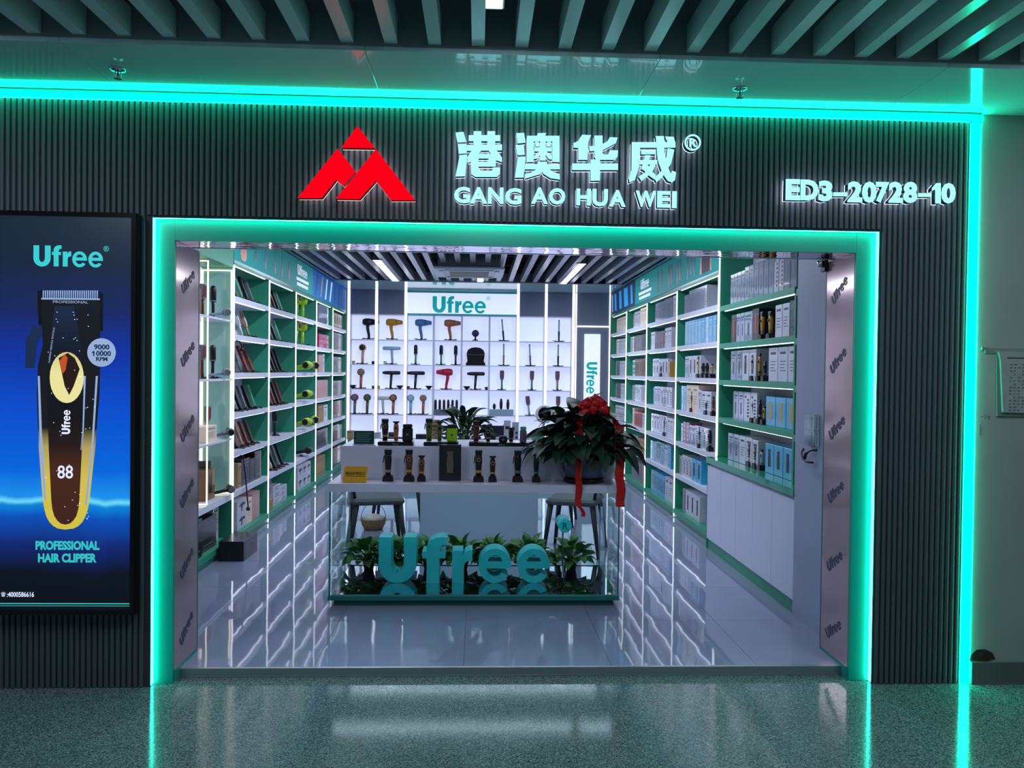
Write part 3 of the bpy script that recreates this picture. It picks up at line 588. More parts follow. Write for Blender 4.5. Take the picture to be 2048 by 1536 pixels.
def curler(label, loc, rz, col, tilt=0.0, group=None):
    t = thing('curling_iron', label, 'curling iron', loc, rz, group); M = RY(tilt)
    part('handle', ('cuh', tilt), lambda m: m.tube([(0, 0, .008), (0, 0, .06), (0, 0, .12), (0, 0, .14)], [.010, .012, .013, .016], 10, M), CL[col], t)
    part('barrel', ('cub', tilt), lambda m: m.lathe([(.010, .14), (.010, .29), (.006, .298)], 10, M), CL['grey'], t)
    part('clamp', ('cuc', tilt), lambda m: m.bx(-.006, .006, -.014, -.0105, .13, .27, M), CL['silver'], t)
    part('stand', ('cus',), lambda m: m.cbx(-.055, .055, -.03, .03, 0, .007, .002), M_BLACK, t)
    cord(t, .10, -.03); return t
def diffuser(label, loc, rz, group=None):
    t = thing('diffuser_nozzle', label, 'nozzle', loc, rz, group)
    part('bowl', 'dif', lambda m: m.lathe([(.022, 0), (.026, .014), (.060, .055), (.062, .058), (.056, .056), (.024, .018)], 14), M_BLACK, t)
    part('prong', 'difp', lambda m: [m.tube([(.03*math.cos(a), .03*math.sin(a), .03), (.03*math.cos(a), .03*math.sin(a), .062)], [.004, .002], 5) for a in (0, 1.57, 3.14, 4.71)], CL['grey'], t)['kind'] = 'stuff'
    return t
def small_cup(label, loc, rz, col, group=None):
    t = thing('nozzle_cap', label, 'nozzle', loc, rz, group)
    part('shell', 'cup', lambda m: m.lathe([(.018, 0), (.022, .004), (.026, .045), (.022, .046), (.018, .01)], 12), CL[col], t)
    part('rim', 'cupr', lambda m: m.lathe([(.026, .045), (.028, .048), (.024, .050), (.022, .047)], 12), M_BLACK, t)
    return t
def clipper(label, loc, rz, body='black', trim='gold', h=.19, kind='clipper', base=True, lean=0.0, group=None, dial=True):
    t = thing('hair_'+kind, label, 'hair clipper', loc, rz, group); z0 = .022 if base else 0.0; s = h/.19; M = RX(-lean)
    wd = 1.0 if kind == 'clipper' else .78
    c = CL[body]; q = (kind, round(h, 3), base, round(lean, 2))
    part('body', ('clb',)+q, lambda m: m.lathe([(.0, z0), (.017*wd, z0+.002), (.019*wd, z0+.05*s), (.024*wd, z0+.11*s), (.022*wd, z0+.135*s), (.020*wd, z0+.15*s)], 14, M, 1, .72), c, t)
    if kind == 'clipper':
        part('blade', ('clk',)+q, lambda m: m.prism([(-.023, z0+.148*s), (.023, z0+.148*s), (.024, z0+.176*s), (-.024, z0+.176*s)], -.013, .006, M), M_BLACK if trim != 'silver' else M_CHROME, t)
        part('teeth', ('clt',)+q, lambda m: [m.bx(-.0235+.0047*i, -.0210+.0047*i, -.012, -.006, z0+.176*s, z0+.184*s, M) for i in range(10)], M_CHROME, t)['kind'] = 'stuff'
        part('lever', ('cll',)+q, lambda m: m.prism([(-.026, z0+.145*s), (-.022, z0+.145*s), (-.024, z0+.125*s), (-.030, z0+.095*s), (-.035, z0+.095*s), (-.031, z0+.13*s)], -.006, .003, M), M_BLACK, t)
    else:
        part('blade', ('clk',)+q, lambda m: m.prism([(-.010, z0+.148*s), (.010, z0+.148*s), (.013, z0+.160*s), (.022, z0+.166*s), (.023, z0+.176*s), (-.023, z0+.176*s), (-.022, z0+.166*s), (-.013, z0+.160*s)], -.008, .005, M), M_BLACK, t)
    if dial:
        A = M @ TR(0, -.0172*wd, z0+.118*s) @ RX(math.radians(90))
        part('dial', ('cld', wd)+q, lambda m: m.lathe([(.009, -.002), (.013, -.001), (.013, .003), (.0095, .003), (.009, .001)], 16, A), CL[trim], t)
    if dial: part('dial_center', ('cldc', wd)+q, lambda m: m.lathe([(.0088, .0012), (.0088, .0036), (.004, .0042)], 14, A), M_BLACKG, t)
    part('grip_band', ('clg',)+q, lambda m: m.lathe([(.0188*wd, z0+.035*s), (.0198*wd, z0+.038*s), (.0198*wd, z0+.048*s), (.0190*wd, z0+.051*s)], 14, M, 1, .73), CL[trim] if trim != 'black' else CL['grey'], t)
    if base: part('charging_base', ('clz', wd), lambda m: m.prism([(-.036*wd, 0), (.036*wd, 0), (.035*wd, .022), (.027*wd, .040), (-.027*wd, .040), (-.035*wd, .022)], -.026, .026), M_BLACK, t)
    return t
M_ACR = mat('clear_acrylic', (226, 236, 238), .05, trans=1.0, ior=1.2)
def acrylic_stand(label, loc, rz, w=.30, h=.13, group=None):
    t = thing('acrylic_stand', label, 'display stand', loc, rz, group)
    part('back_plate', ('as', w, h), lambda m: m.bx(-w/2, w/2, -.0015, .0015, 0, h, RX(-.35)), M_ACR, t)
    part('front_lip', ('al', w), lambda m: m.bx(-w/2, w/2, -.050, -.047, 0, .018), M_ACR, t)
    part('foot_plate', ('af', w), lambda m: m.bx(-w/2, w/2, -.047, -.002, 0, .003), M_ACR, t)
    return t
# ------------------------------------------------------------------ side shelving
ORD = ['first', 'second', 'third', 'fourth', 'fifth', 'sixth', 'seventh', 'eighth', 'ninth', 'tenth', 'eleventh', 'twelfth', 'thirteenth', 'fourteenth', 'fifteenth']
ROWN = ['top', 'second', 'third', 'fourth', 'fifth', 'sixth', 'bottom']
ROWZ = [2.18, 1.85, 1.517, 1.168, .83, .48]; BT = .045; BASEZ = .145; HDR = 2.49
TOPS = [z+BT for z in ROWZ]+[BASEZ]
XLF, XRF, SD = -2.10, 2.14, .275
LB = [2.93, 4.10, 5.28, 6.45, 7.62, 8.79]; RB = [3.02, 4.52, 6.05, 7.45, 8.79]
def wpart(name, t, m, *boxes):
    L = t.location
    def fn(mb):
        for b in boxes: mb.bx(b[0]-L.x, b[1]-L.x, b[2]-L.y, b[3]-L.y, b[4]-L.z, b[5]-L.z)
    return part(name, None, fn, m, t)
def shelf_unit(side, y0, y1, label, group, far=False):
    xf = XLF if side < 0 else XRF
    def X(a, b): a, b = xf+side*a, xf+side*b; return (min(a, b), max(a, b))
    t = thing('shelf_unit', label, 'shelf', (xf+side*SD/2, (y0+y1)/2, FZ), 0, group)
    wpart('back_panel', t, M_WALLW, (*X(SD-.012, SD), y0, y1, FZ, HDR+.02))
    wpart('side_panel', t, M_GREEN, (*X(.004, SD-.013), y0-.009, y0+.009, BASEZ, HDR))
    if far: wpart('side_panel', t, M_GREEN, (*X(.004, SD-.013), y1-.009, y1+.009, BASEZ, HDR))
    wpart('side_light', t, M_LEDW, (*X(-.006, .003), y0-.008, y0+.008, FZ+.01, HDR))
    a, b = y0+.0095, y1-.0095
    for z in ROWZ:
        wpart('shelf', t, M_WHITE, (*X(0, SD-.013), a, b, z, z+BT))
        wpart('shelf_light', t, M_LEDW, (*X(.012, .024), a+.01, b-.10, z-.006, z-.0005))
    wpart('top_board', t, M_GREEN, (*X(0, SD-.013), a, b, HDR, HDR+.02)); wpart('shelf_light', t, M_LEDW, (*X(.012, .024), a+.01, b-.10, HDR-.006, HDR-.0005))
    wpart('base', t, M_GREEN, (*X(-.01, SD-.013), a, b, BASEZ-.05, BASEZ)); wpart('toe_kick', t, M_GREEN, (*X(.01, SD-.013), a, b, FZ+.001, BASEZ-.0505))
    return t
for i in range(5): shelf_unit(-1, LB[i], LB[i+1], f'green and white lit shelf unit, {ORD[i]} bay of the styling iron wall from the entrance', 'styling iron wall shelf units', i == 4)
for i in range(4): shelf_unit(1, RB[i], RB[i+1], f'green and white lit shelf unit, {ORD[i]} full-height bay of the boxed goods wall', 'boxed goods wall shelf units', i == 3)
def spotL(b, row, u, back=.10): return (XLF-back, LB[b]+.02+u*(LB[b+1]-LB[b]-.04), TOPS[row]+.0005)
def spotR(b, row, u, back=.10): return (XRF+back, RB[b+1]-.02-u*(RB[b+1]-RB[b]-.04), TOPS[row]+.0005)
RL, RR = math.pi/2, -math.pi/2
def whereL(b, row, i): return f'{ORD[i]} on {ROWN[row]} shelf of {ORD[b]} styling-iron bay'
def whereR(b, row, i): return f'{ORD[i]} on {ROWN[row]} shelf of {ORD[b]} boxed-goods bay'
GL, GR = 'goods on the styling iron wall', 'goods on the boxed goods wall'
STYW = {'silver': 'shiny silver-wrapped box', 'white': 'white printed carton', 'teal': 'shiny turquoise box', 'tealclip': 'turquoise carton with black clipper picture', 'tealgold': 'turquoise carton with gold picture', 'black': 'black carton', 'blackred': 'black carton with red picture', 'kraft': 'tan cardboard carton', 'grey': 'grey carton with side lettering', 'brown': 'brown picture carton', 'red': 'dark red carton', 'pink': 'magenta carton', 'rose': 'dusty rose carton', 'cream': 'cream carton', 'gold': 'golden carton', 'stripe': 'white carton with bold black lettering', 'plum': 'plum carton with pale dots', 'face': 'carton with a face picture', 'tool': 'white carton with black tool picture', 'outline': 'white carton with dryer outline'}
def put_boxes(side, b, row, start, spec, idx0=0, back=None):
    """spec: (style, width, height, count[, stack]) laid from the far end of the compartment"""
    i = idx0; p = start; tot = (LB[b+1]-LB[b] if side < 0 else RB[b+1]-RB[b])-.04
    for sp in spec:
        st, w, h, n = sp[:4]; stack = sp[4] if len(sp) > 4 else 1
        for _ in range(n):
            for s in range(stack):
                d = .17 if w > .12 else .14; bk = back or (d/2+.035)
                if side < 0: L = spotL(b, row, 1-(p+w/2)/tot, bk); lab = f'{STYW[st]}, {whereL(b, row, i)}'; g = GL
                else: L = spotR(b, row, (p+w/2)/tot, bk); lab = f'{STYW[st]}, {whereR(b, row, i)}'; g = GR
                pbox(lab, (L[0], L[1], L[2]+s*(h+.0005)), RL if side < 0 else RR, w, d, h, st, g); i += 1
            p += w+.006
    return i
# --- styling iron wall
def irons(b, row, cols, u0=.12, du=.13, L=.27, stand=True, lean=.35):
    for i, c in enumerate(cols):
        flat_iron(f'{c} flat iron, {whereL(b, row, i)}', spotL(b, row, min(.93, u0+(.17 if b == 0 else .23)+du*i), .075), RL, c, L, lean, GL)
    if stand: acrylic_stand(f'clear acrylic stand behind flat irons, {ROWN[row]} shelf of {ORD[b]} styling-iron bay', spotL(b, row, u0+.16+du*(len(cols)-1)/2, .125), RL, min(.9, du*1.2*len(cols)), .13, GL)
irons(0, 0, ['black', 'mint', 'black', 'grey'], .10, .16, .25)
paddle(f'white paddle brush, {whereL(0, 1, 0)}', spotL(0, 1, .44, .07), RL, 'white', group=GL); paddle(f'tan paddle brush, {whereL(0, 1, 1)}', spotL(0, 1, .64, .07), RL, 'tan', group=GL)
acrylic_stand('clear acrylic stand behind the white and tan paddle brushes', spotL(0, 1, .54, .12), RL, .4, .12, GL)
paddle(f'grey paddle brush, {whereL(0, 2, 0)}', spotL(0, 2, .40, .07), RL, 'grey', group=GL)
for i, u in enumerate((.60, .76)): flat_iron(f'red flat iron, {whereL(0, 2, i+1)}', spotL(0, 2, u, .075), RL, 'red', .27, .38, GL)
acrylic_stand('clear acrylic stand between grey brush and red flat irons', spotL(0, 2, .34, .125), RL, .6, .14, GL)
irons(0, 3, ['grey', 'black', 'grey', 'black', 'mint'], .10, .14, .24)
irons(0, 4, ['brown', 'tan', 'red', 'brown'], .14, .15, .24)
put_boxes(-1, 0, 5, .12, [('black', .22, .27, 1), ('black', .16, .22, 1), ('black', .26, .24, 1), ('kraft', .10, .22, 1)])
put_boxes(-1, 0, 6, .16, [('rose', .26, .13, 1, 2), ('cream', .18, .24, 1), ('outline', .28, .13, 1, 2)])
irons(1, 0, ['black', 'brown', 'black', 'mint'], .10, .13, .24)
irons(1, 1, ['brown', 'black', 'mint'], .12, .16, .25)
irons(1, 2, ['grey', 'black', 'black', 'black'], .10, .13, .27)
irons(1, 3, ['brown', 'red', 'black', 'red'], .10, .14, .26)
hot_brush(f'dark round brush on wire stand, {whereL(1, 4, 0)}', spotL(1, 4, .55, .10), RL, 'black', group=GL)
irons(1, 5, ['gold', 'black', 'grey', 'black'], .10, .15, .26)
put_boxes(-1, 1, 6, .22, [('white', .28, .055, 1, 3), ('white', .30, .07, 1, 3), ('kraft', .26, .05, 1, 2)])
for row, n in ((0, 2), (1, 2), (2, 2), (3, 1), (4, 2)):
    for i in range(n):
        dryer(f'lime green hair dryer, {whereL(2, row, i)}', spotL(2, row, .44+.30*i, .11), RL+(.5 if i else -.2), 'lime', 'black', 'round' if row < 2 else 'classic', 1, GL, row > 1, row < 2).scale = (1.15, 1.15, 1.15)
dryer(f'black hair dryer with coiled cord, {whereL(2, 5, 0)}', spotL(2, 5, .55, .11), RL, 'black', 'black', 'classic', 1, GL, True)
put_boxes(-1, 2, 6, .10, [('outline', .24, .14, 3, 2)])
put_boxes(-1, 3, 0, .14, [('silver', .16, .125, 4, 2)]); put_boxes(-1, 3, 1, .06, [('pink', .24, .062, 3, 3)])
put_boxes(-1, 3, 2, .40, [('white', .10, .25, 1), ('rose', .30, .23, 1)]); put_boxes(-1, 3, 3, .14, [('rose', .36, .12, 2, 2)])
put_boxes(-1, 3, 4, .14, [('white', .28, .23, 1), ('kraft', .34, .23, 1)]); put_boxes(-1, 3, 5, .12, [('black', .12, .25, 7)]); put_boxes(-1, 3, 6, .30, [('kraft', .09, .26, 6)])
put_boxes(-1, 4, 0, .16, [('face', .17, .22, 4)]); put_boxes(-1, 4, 1, .10, [('black', .12, .26, 7)]); put_boxes(-1, 4, 2, .18, [('black', .40, .23, 2)])
put_boxes(-1, 4, 3, .08, [('black', .13, .22, 2), ('grey', .13, .22, 4)]); put_boxes(-1, 4, 4, .10, [('blackred', .20, .25, 4)]); put_boxes(-1, 4, 5, .10, [('grey', .28, .22, 1), ('black', .34, .24, 2)]); put_boxes(-1, 4, 6, .10, [('black', .40, .28, 2)])
def hanging_cord(label, px, py0, py1, drift):
    a = onX(px, py0, XLF+.012); b = onX(px+drift, py1, XLF+.012)
    t = thing('power_cable', label, 'cable', (XLF+.012, a.y, b.z))
    dz = a.z-b.z; dy = b.y-a.y
    part('cord', None, lambda m: m.tube([(-.10, -.06, dz+.012), (-.03, -.03, dz+.014), (-.002, 0, dz+.004), (.006, dy*.3, dz*.7), (.003, dy*.7, dz*.4), (.005, dy, .03)], .006, 7), M_BLACK, t)
    part('plug', None, lambda m: m.lathe([(.010, -.004), (.018, .0), (.018, .016), (.010, .030)], 10, TR(.005, dy, 0)), M_BLACK, t)
hanging_cord('long black power cord hanging down over the black cartons with its plug', 486, 912, 1020, 9)
hanging_cord('short black power cord hanging below the paddle brush shelf', 480, 684, 702, 3)
# --- boxed goods wall
put_boxes(1, 0, 0, .16, [('silver', .085, .20, 2), ('silver', .15, .23, 2), ('silver', .125, .23, 2), ('stripe', .06, .23, 1)])
put_boxes(1, 0, 1, .20, [('teal', .118, .25, 9)])
put_boxes(1, 0, 2, .22, [('silver', .07, .22, 2), ('tool', .14, .22, 3)])
put_boxes(1, 0, 3, .06, [('teal', .11, .26, 2), ('cream', .22, .27, 2), ('silver', .10, .23, 1), ('white', .16, .22, 2)])
put_boxes(1, 0, 4, .10, [('teal', .07, .20, 1), ('plum', .12, .22, 2), ('silver', .10, .20, 2), ('stripe', .12, .21, 4)])
put_boxes(1, 0, 5, .03, [('grey', .06, .20, 2), ('stripe', .12, .22, 3), ('tealclip', .17, .22, 2)])
put_boxes(1, 0, 6, .20, [('grey', .12, .25, 1), ('tool', .17, .25, 3)])
put_boxes(1, 1, 0, .30, [('silver', .16, .23, 3), ('silver', .13, .24, 3), ('white', .10, .24, 2)])
put_boxes(1, 1, 1, .06, [('white', .075, .22, 3), ('black', .14, .21, 2), ('blackred', .22, .21, 1), ('white', .10, .23, 3)])
put_boxes(1, 1, 2, .20, [('silver', .16, .22, 2), ('tool', .15, .21, 3), ('gold', .08, .17, 1)])
put_boxes(1, 1, 3, .26, [('teal', .06, .22, 1), ('silver', .14, .23, 2), ('stripe', .14, .23, 4)])
put_boxes(1, 1, 4, .16, [('silver', .14, .23, 3), ('stripe', .13, .23, 3), ('white', .13, .22, 3)])
put_boxes(1, 1, 5, .14, [('teal', .11, .24, 3), ('silver', .09, .25, 2), ('teal', .09, .25, 2), ('white', .08, .25, 2), ('teal', .07, .25, 2)])
put_boxes(1, 1, 6, .20, [('tealclip', .10, .26, 7), ('white', .17, .27, 3)])
put_boxes(1, 2, 0, .30, [('gold', .06, .20, 1), ('white', .10, .22, 4), ('cream', .12, .24, 3)]); put_boxes(1, 2, 1, .12, [('grey', .14, .22, 1), ('white', .10, .22, 1), ('brown', .14, .22, 1), ('black', .16, .22, 5)])
put_boxes(1, 2, 2, .30, [('silver', .16, .22, 1), ('brown', .14, .23, 6)]); put_boxes(1, 2, 3, .30, [('grey', .17, .22, 1), ('stripe', .12, .23, 6)])
put_boxes(1, 2, 4, .34, [('cream', .12, .24, 1), ('red', .13, .20, 4), ('white', .12, .20, 2)]); put_boxes(1, 2, 5, .34, [('grey', .20, .22, 2), ('kraft', .16, .20, 3)]); put_boxes(1, 2, 6, .34, [('grey', .10, .25, 7), ('rose', .12, .25, 2)])
put_boxes(1, 3, 0, .30, [('cream', .13, .22, 6)]); put_boxes(1, 3, 1, .30, [('cream', .22, .23, 1), ('white', .11, .22, 5)]); put_boxes(1, 3, 2, .30, [('black', .14, .23, 2), ('white', .10, .22, 4)])
put_boxes(1, 3, 3, .30, [('black', .10, .23, 4), ('white', .10, .23, 3)]); put_boxes(1, 3, 4, .30, [('white', .13, .22, 5)]); put_boxes(1, 3, 5, .30, [('kraft', .14, .22, 5)]); put_boxes(1, 3, 6, .30, [('grey', .14, .22, 5)])
def clipsR(b, row, lst):
    for j, (u, body, trim, kind, h) in enumerate(lst):
        clipper(f'{body} {kind} displayed in front of cartons, {whereR(b, row, j)}', spotR(b, row, u, .042), RR, body, trim, h, kind, True, 0, GR)
clipsR(0, 2, [(.50, 'gold', 'black', 'clipper', .20), (.60, 'black', 'black', 'clipper', .13), (.69, 'black', 'black', 'clipper', .13), (.80, 'gold', 'silver', 'trimmer', .12)])
clipsR(0, 3, [(.34, 'black', 'gold', 'trimmer', .20), (.70, 'black', 'silver', 'clipper', .12), (.84, 'brown', 'gold', 'trimmer', .17)])
clipsR(0, 4, [(.55, 'black', 'black', 'trimmer', .20), (.78, 'black', 'black', 'clipper', .19)]); clipsR(1, 2, [(.44, 'black', 'silver', 'clipper', .13)]); clipsR(1, 4, [(.58, 'black', 'silver', 'trimmer', .21)])
# ------------------------------------------------------------------ header boards above the side shelves
def header(side, edges, split, label, group):
    xf = XLF if side < 0 else XRF; xb = xf+side*.05
    y0, y1 = edges
    t = thing('header_board', label, 'sign board', (xf, (y0+y1)/2, HDR+.02), 0, group)
    L = t.location; sd = -side
    M_T = mat('header_turquoise', (0, 150, 148), .6, emit=.22); M_B = mat('header_blue' if side < 0 else 'header_navy', (6, 110, 190) if side < 0 else (42, 46, 82), .6, emit=.22)
    wpart('board', t, M_T, (min(xf, xb), max(xf, xb), y0, split, HDR+.045, 2.875)); wpart('board', t, M_B, (min(xf, xb), max(xf, xb), split, y1, HDR+.045, 2.875))
    wpart('rail', t, M_TEALD, (min(xf-.004*side*-1, xb), max(xf, xb), y0, y1, HDR+.021, HDR+.045))
    def pr_(name, polys, m, lay=0):
        def fn(mb):
            for pl in polys:
                xx0, xx1 = (.0006+.0008*lay)*sd, (.0014+.0008*lay)*sd
                mb.prism([(y-L.y, z-L.z) for y, z in pl], min(xx0, xx1), max(xx0, xx1), Matrix(((0, 1, 0, 0), (1, 0, 0, 0), (0, 0, 1, 0), (0, 0, 0, 1))))
        return part(name, None, fn, m, t)
    return t, pr_, L, sd
K_W = mat('header_white', (225, 232, 240), .4, emit=.45); K_D = mat('header_dark', (66, 72, 96), .4, emit=.15); K_S = mat('header_skin', (196, 140, 116), .4, emit=.2); K_C = mat('header_cyan', (16, 160, 230), .4, emit=.4)
def head_logo(t, side, L, sd, yn, yf, z0, z1):
    # reading direction: viewer inside faces the wall
    o = (.002*sd, (yn if side < 0 else yf)-L.y, z0-L.z); w = abs(yf-yn)/LOGO_W
    part('word_mark', None, lambda m: logo(m, rectM(o, (0, w if side < 0 else -w, 0), (0, 0, z1-z0), (.001*sd, 0, 0))), K_W, t)
t, pr_, L, sd = header(-1, (LB[0], LB[5]), 6.20, 'long turquoise and blue picture board above the styling iron shelves', 'picture boards above the shelves')
yx = lambda px: onX(px, 560, XLF).y
for j, (px, zt, zb, hw) in enumerate(((487, 2.86, 2.56, .10), (511, 2.86, 2.60, .03), (531, 2.86, 2.58, .035), (550, 2.86, 2.58, .03), (564, 2.86, 2.58, .03), (578, 2.80, 2.58, .05))):
    y = yx(px); pr_('printed_tool', [[(y-hw, zb+.05), (y-hw*.6, zb), (y+hw*.6, zb), (y+hw, zb+.05), (y+hw*.8, zb+.12), (y+hw*.35, zb+.15), (y+hw*.3, zt), (y-hw*.3, zt), (y-hw*.35, zb+.15), (y-hw*.8, zb+.12)]], K_S if j == 0 else K_D)
head_logo(t, -1, L, sd, yx(595), yx(614), 2.70, 2.82)
pr_('printed_line', [[(yx(593), 2.635), (yx(617), 2.635), (yx(617), 2.67), (yx(593), 2.67)]], K_W); pr_('printed_line', [[(yx(594), 2.575), (yx(616), 2.575), (yx(616), 2.61), (yx(594), 2.61)]], K_W)
for j in range(7):
    y = 6.45+j*.33; pr_('printed_tool', [[(y-.10, 2.56), (y-.03, 2.56), (y+.09+.03*(j % 2), 2.84), (y+.02, 2.85)]], [K_D, K_S, K_W, K_W, K_D, K_D, K_D][j])
t, pr_, L, sd = header(1, (RB[0], RB[4]), 6.85, 'long turquoise and navy picture board above the boxed goods shelves', 'picture boards above the shelves')
yx = lambda px: onX(px, 560, XRF).y
head_logo(t, 1, L, sd, yx(1298), yx(1282), 2.70, 2.83)
pr_('printed_line', [[(yx(1278), 2.635), (yx(1303), 2.635), (yx(1303), 2.67), (yx(1278), 2.67)]], K_W); pr_('printed_line', [[(yx(1279), 2.575), (yx(1301), 2.575), (yx(1301), 2.61), (yx(1279), 2.61)]], K_W)
for j, px in enumerate((1316, 1324, 1338, 1343, 1355, 1360, 1375, 1382, 1388)):
    y = yx(px); pr_('printed_tool', [[(y-.03, 2.57+.03*(j % 2)), (y+.03, 2.57+.03*(j % 2)), (y+.03, 2.82), (y-.03, 2.82)]], K_D)
y = yx(1411); pr_('printed_figure', [[(y-.19, 2.56), (y+.19, 2.56), (y+.17, 2.74), (y+.12, 2.86), (y-.12, 2.86), (y-.17, 2.74)]], K_S); pr_('printed_hair', [[(y-.14, 2.56), (y+.13, 2.56), (y+.14, 2.76), (y+.08, 2.86), (y+.03, 2.70), (y-.03, 2.70), (y-.08, 2.86), (y-.14, 2.76)]], mat('header_brown', (60, 40, 52), .5), 1)
for j, (ya, yb, m) in enumerate(((7.0, 7.14, 0), (7.35, 7.65, 1), (7.85, 8.05, 1), (8.3, 8.45, 1), (8.6, 8.7, 0))):
    pr_('printed_tool', [[(ya, 2.57), (yb, 2.57), (yb+.06, 2.84), (ya+.06, 2.84)]], K_C)
# ------------------------------------------------------------------ glass display niche beside the entrance
ZN = [onX(462, y, XLF).z for y in (644, 761, 880, 1000)]
t = thing('display_niche', 'mint glass display niche framed in warm light beside the entrance', 'display case', (XLF-SD/2, 2.1, FZ))
wpart('back_panel', t, mat('lit_panel', (230, 228, 246), .4, emit=.45), (XLF-SD+.0, XLF-SD+.012, 1.22, 2.915, .55, 2.46))
wpart('back_board', t, M_GREEN, (XLF-SD, XLF-SD+.012, 1.22, 2.915, FZ, .5))
M_MINTG = mat('mint_glass_panel', (150, 205, 190), .08, coat=.6)
wpart('side_panel', t, M_MINTG, (XLF-SD+.013, XLF-.004, 2.905, 2.919, .5, 2.46))
wpart('top_panel', t, M_GREEN, (XLF-SD, XLF, 1.22, 2.915, 2.461, 2.88))
wpart('base', t, M_GREEN, (XLF-SD+.013, XLF+.01, 1.22, 2.915, BASEZ-.05, BASEZ)); wpart('toe_kick', t, M_GREEN, (XLF-SD+.013, XLF-.01, 1.22, 2.915, FZ+.001, BASEZ-.0505))
M_GL = mat('shelf_glass', (222, 226, 240), .2)
for z in ZN: wpart('shelf', t, M_GL, (XLF-SD+.013, XLF-.002, 1.22, 2.904, z, z+.016 if z > .7 else z+.05))
for yy in (2.30, 2.895):
    x0, x1, z0, z1 = XLF-SD+.016, XLF-.006, ZN[3]+.055, 2.44
    wpart('warm_light', t, M_LEDWARM, (x1-.010, x1, yy, yy+.008, z0, z1)); wpart('warm_light', t, M_LEDWARM, (x0, x0+.010, yy, yy+.008, z0, z1))
    wpart('warm_light', t, M_LEDWARM, (x0+.0105, x1-.0105, yy, yy+.008, z1-.008, z1)); wpart('warm_light', t, M_LEDWARM, (x0+.0105, x1-.0105, yy, yy+.008, z0, z0+.008))
GN = 'goods in the glass display niche'
def nspot(y, z, back=.11): return (XLF-back, y, z+.0005)
lv = [(ZN[0]+.016, 'top'), (ZN[1]+.016, 'second'), (ZN[2]+.016, 'third'), (ZN[3]+.05, 'lowest')]
for (z, w) in lv:
    if w in ('top', 'second'):
        hot_brush(f'brown bristled brush standing on the {w} shelf of the glass niche', nspot(2.62, z, .16), RL, 'brown', True, GN)
        hot_brush(f'black round brush standing on the {w} shelf of the glass niche', nspot(2.76, z, .12), RL, 'black', False, GN)
        dryer(f'silver hair dryer lying on the {w} shelf of the glass niche', nspot(2.66, z, .075), RL+.5, 'silver', 'grey', 'classic', 1, GN, True, False).scale = (.72, .72, .72)
        pbox(f'brown carton at the back of the {w} shelf of the glass niche', nspot(2.42, z, .17), RL, .12, .1, .22, 'brown', GN)
    elif w == 'third':
        pbox('cream carton lying on the third shelf of the glass niche', nspot(2.50, z, .12), RL, .26, .16, .13, 'cream', GN)
        hot_brush('khaki upright brush on the third shelf of the glass niche', nspot(2.72, z, .15), RL, 'khaki', True, GN)
        dryer('grey hair dryer lying on the third shelf of the glass niche', nspot(2.77, z, .08), RL+.5, 'grey', 'black', 'classic', 1, GN, True, False).scale = (.75, .75, .75)
    else:
        pbox('tall brown carton on the lowest shelf of the glass niche', nspot(2.60, z, .15), RL, .22, .14, .24, 'brown', GN)
        pbox('black carton on the lowest shelf of the glass niche', nspot(2.74, z, .19), RL, .05, .12, .30, 'black', GN)
        dryer('black hair dryer lying on the lowest shelf of the glass niche', nspot(2.76, z, .07), RL+.5, 'black', 'grey', 'classic', 1, GN, True, False).scale = (.75, .75, .75)
pbox('tall black carton under the glass niche nearest the jamb', (XLF-.10, 2.10, BASEZ+.0005), RL, .20, .18, .30, 'black', GN)
pbox('large black carton under the glass niche beside the green panel', (XLF-.14, 2.45, BASEZ+.0005), RL, .36, .2, .26, 'black', GN)
pbox('white carton at the back under the glass niche', (XLF-.14, 2.74, BASEZ+.0005), RL, .14, .12, .31, 'white', GN)
pbox('flat black case with pale corner stripes on the floor by the niche', (XLF+.13, 2.67, FZ+.0005), RL, .40, .20, .16, 'black')
# ------------------------------------------------------------------ counter cabinet of the boxed goods wall (near the entrance)
XCF = 2.06; CY0, CY1, CYD = 1.045, 3.008, 1.29
t = thing('base_cabinet', 'white door base cabinet with a green worktop edge beside the pier', 'cabinet', (2.25, 2.0, FZ))
wpart('toe_kick', t, M_GREEN, (XCF+.01, 2.455, CY0, CY1+.01, FZ+.001, .135))
wpart('body', t, M_WALLW, (XCF+.02, 2.455, CY0, CY1, .136, .81)); wpart('end_panel', t, M_GREEN, (XCF, 2.455, CY1+.001, CY1+.012, FZ+.001, .81))
n = 5; ed = [CY0+.002+(CY1-CY0-.004)*i/n for i in range(n+1)]
M_DOOR = mat('cabinet_white', (206, 210, 232), .3, noise=.015, nscale=2)
for i in range(n): wpart('door', t, M_DOOR, (XCF, XCF+.019, ed[i]+.002, ed[i+1]-.002, .138, .79))
t = thing('worktop', 'glossy green worktop on the white base cabinet', 'worktop', (2.25, 2.0, .811))
wpart('slab', t, mat('gloss_green', (58, 160, 128), .12, coat=.5), (XCF-.012, 2.455, CY0, CY1+.012, .811, .862))
t = thing('wall_shelf', 'green shelf unit standing on the worktop beside the pier', 'shelf', (2.3, 2.0, .863))
CXF = 2.14; CZ = [2.155, 1.825, 1.505, 1.172]
wpart('back_panel', t, M_WALLW, (2.443, 2.455, CY0, CY1, .863, 2.88)); wpart('side_panel', t, M_GREEN, (CXF+.004, 2.442, CY1-.0, CY1+.002, .863, 2.88)); wpart('side_panel', t, M_GREEN, (CXF+.004, 2.442, CY0, CY0+.012, .863, 2.88))
wpart('divider', t, M_GREEN, (CXF, 2.442, CYD-.012, CYD+.012, .863, CZ[0]-.0005))
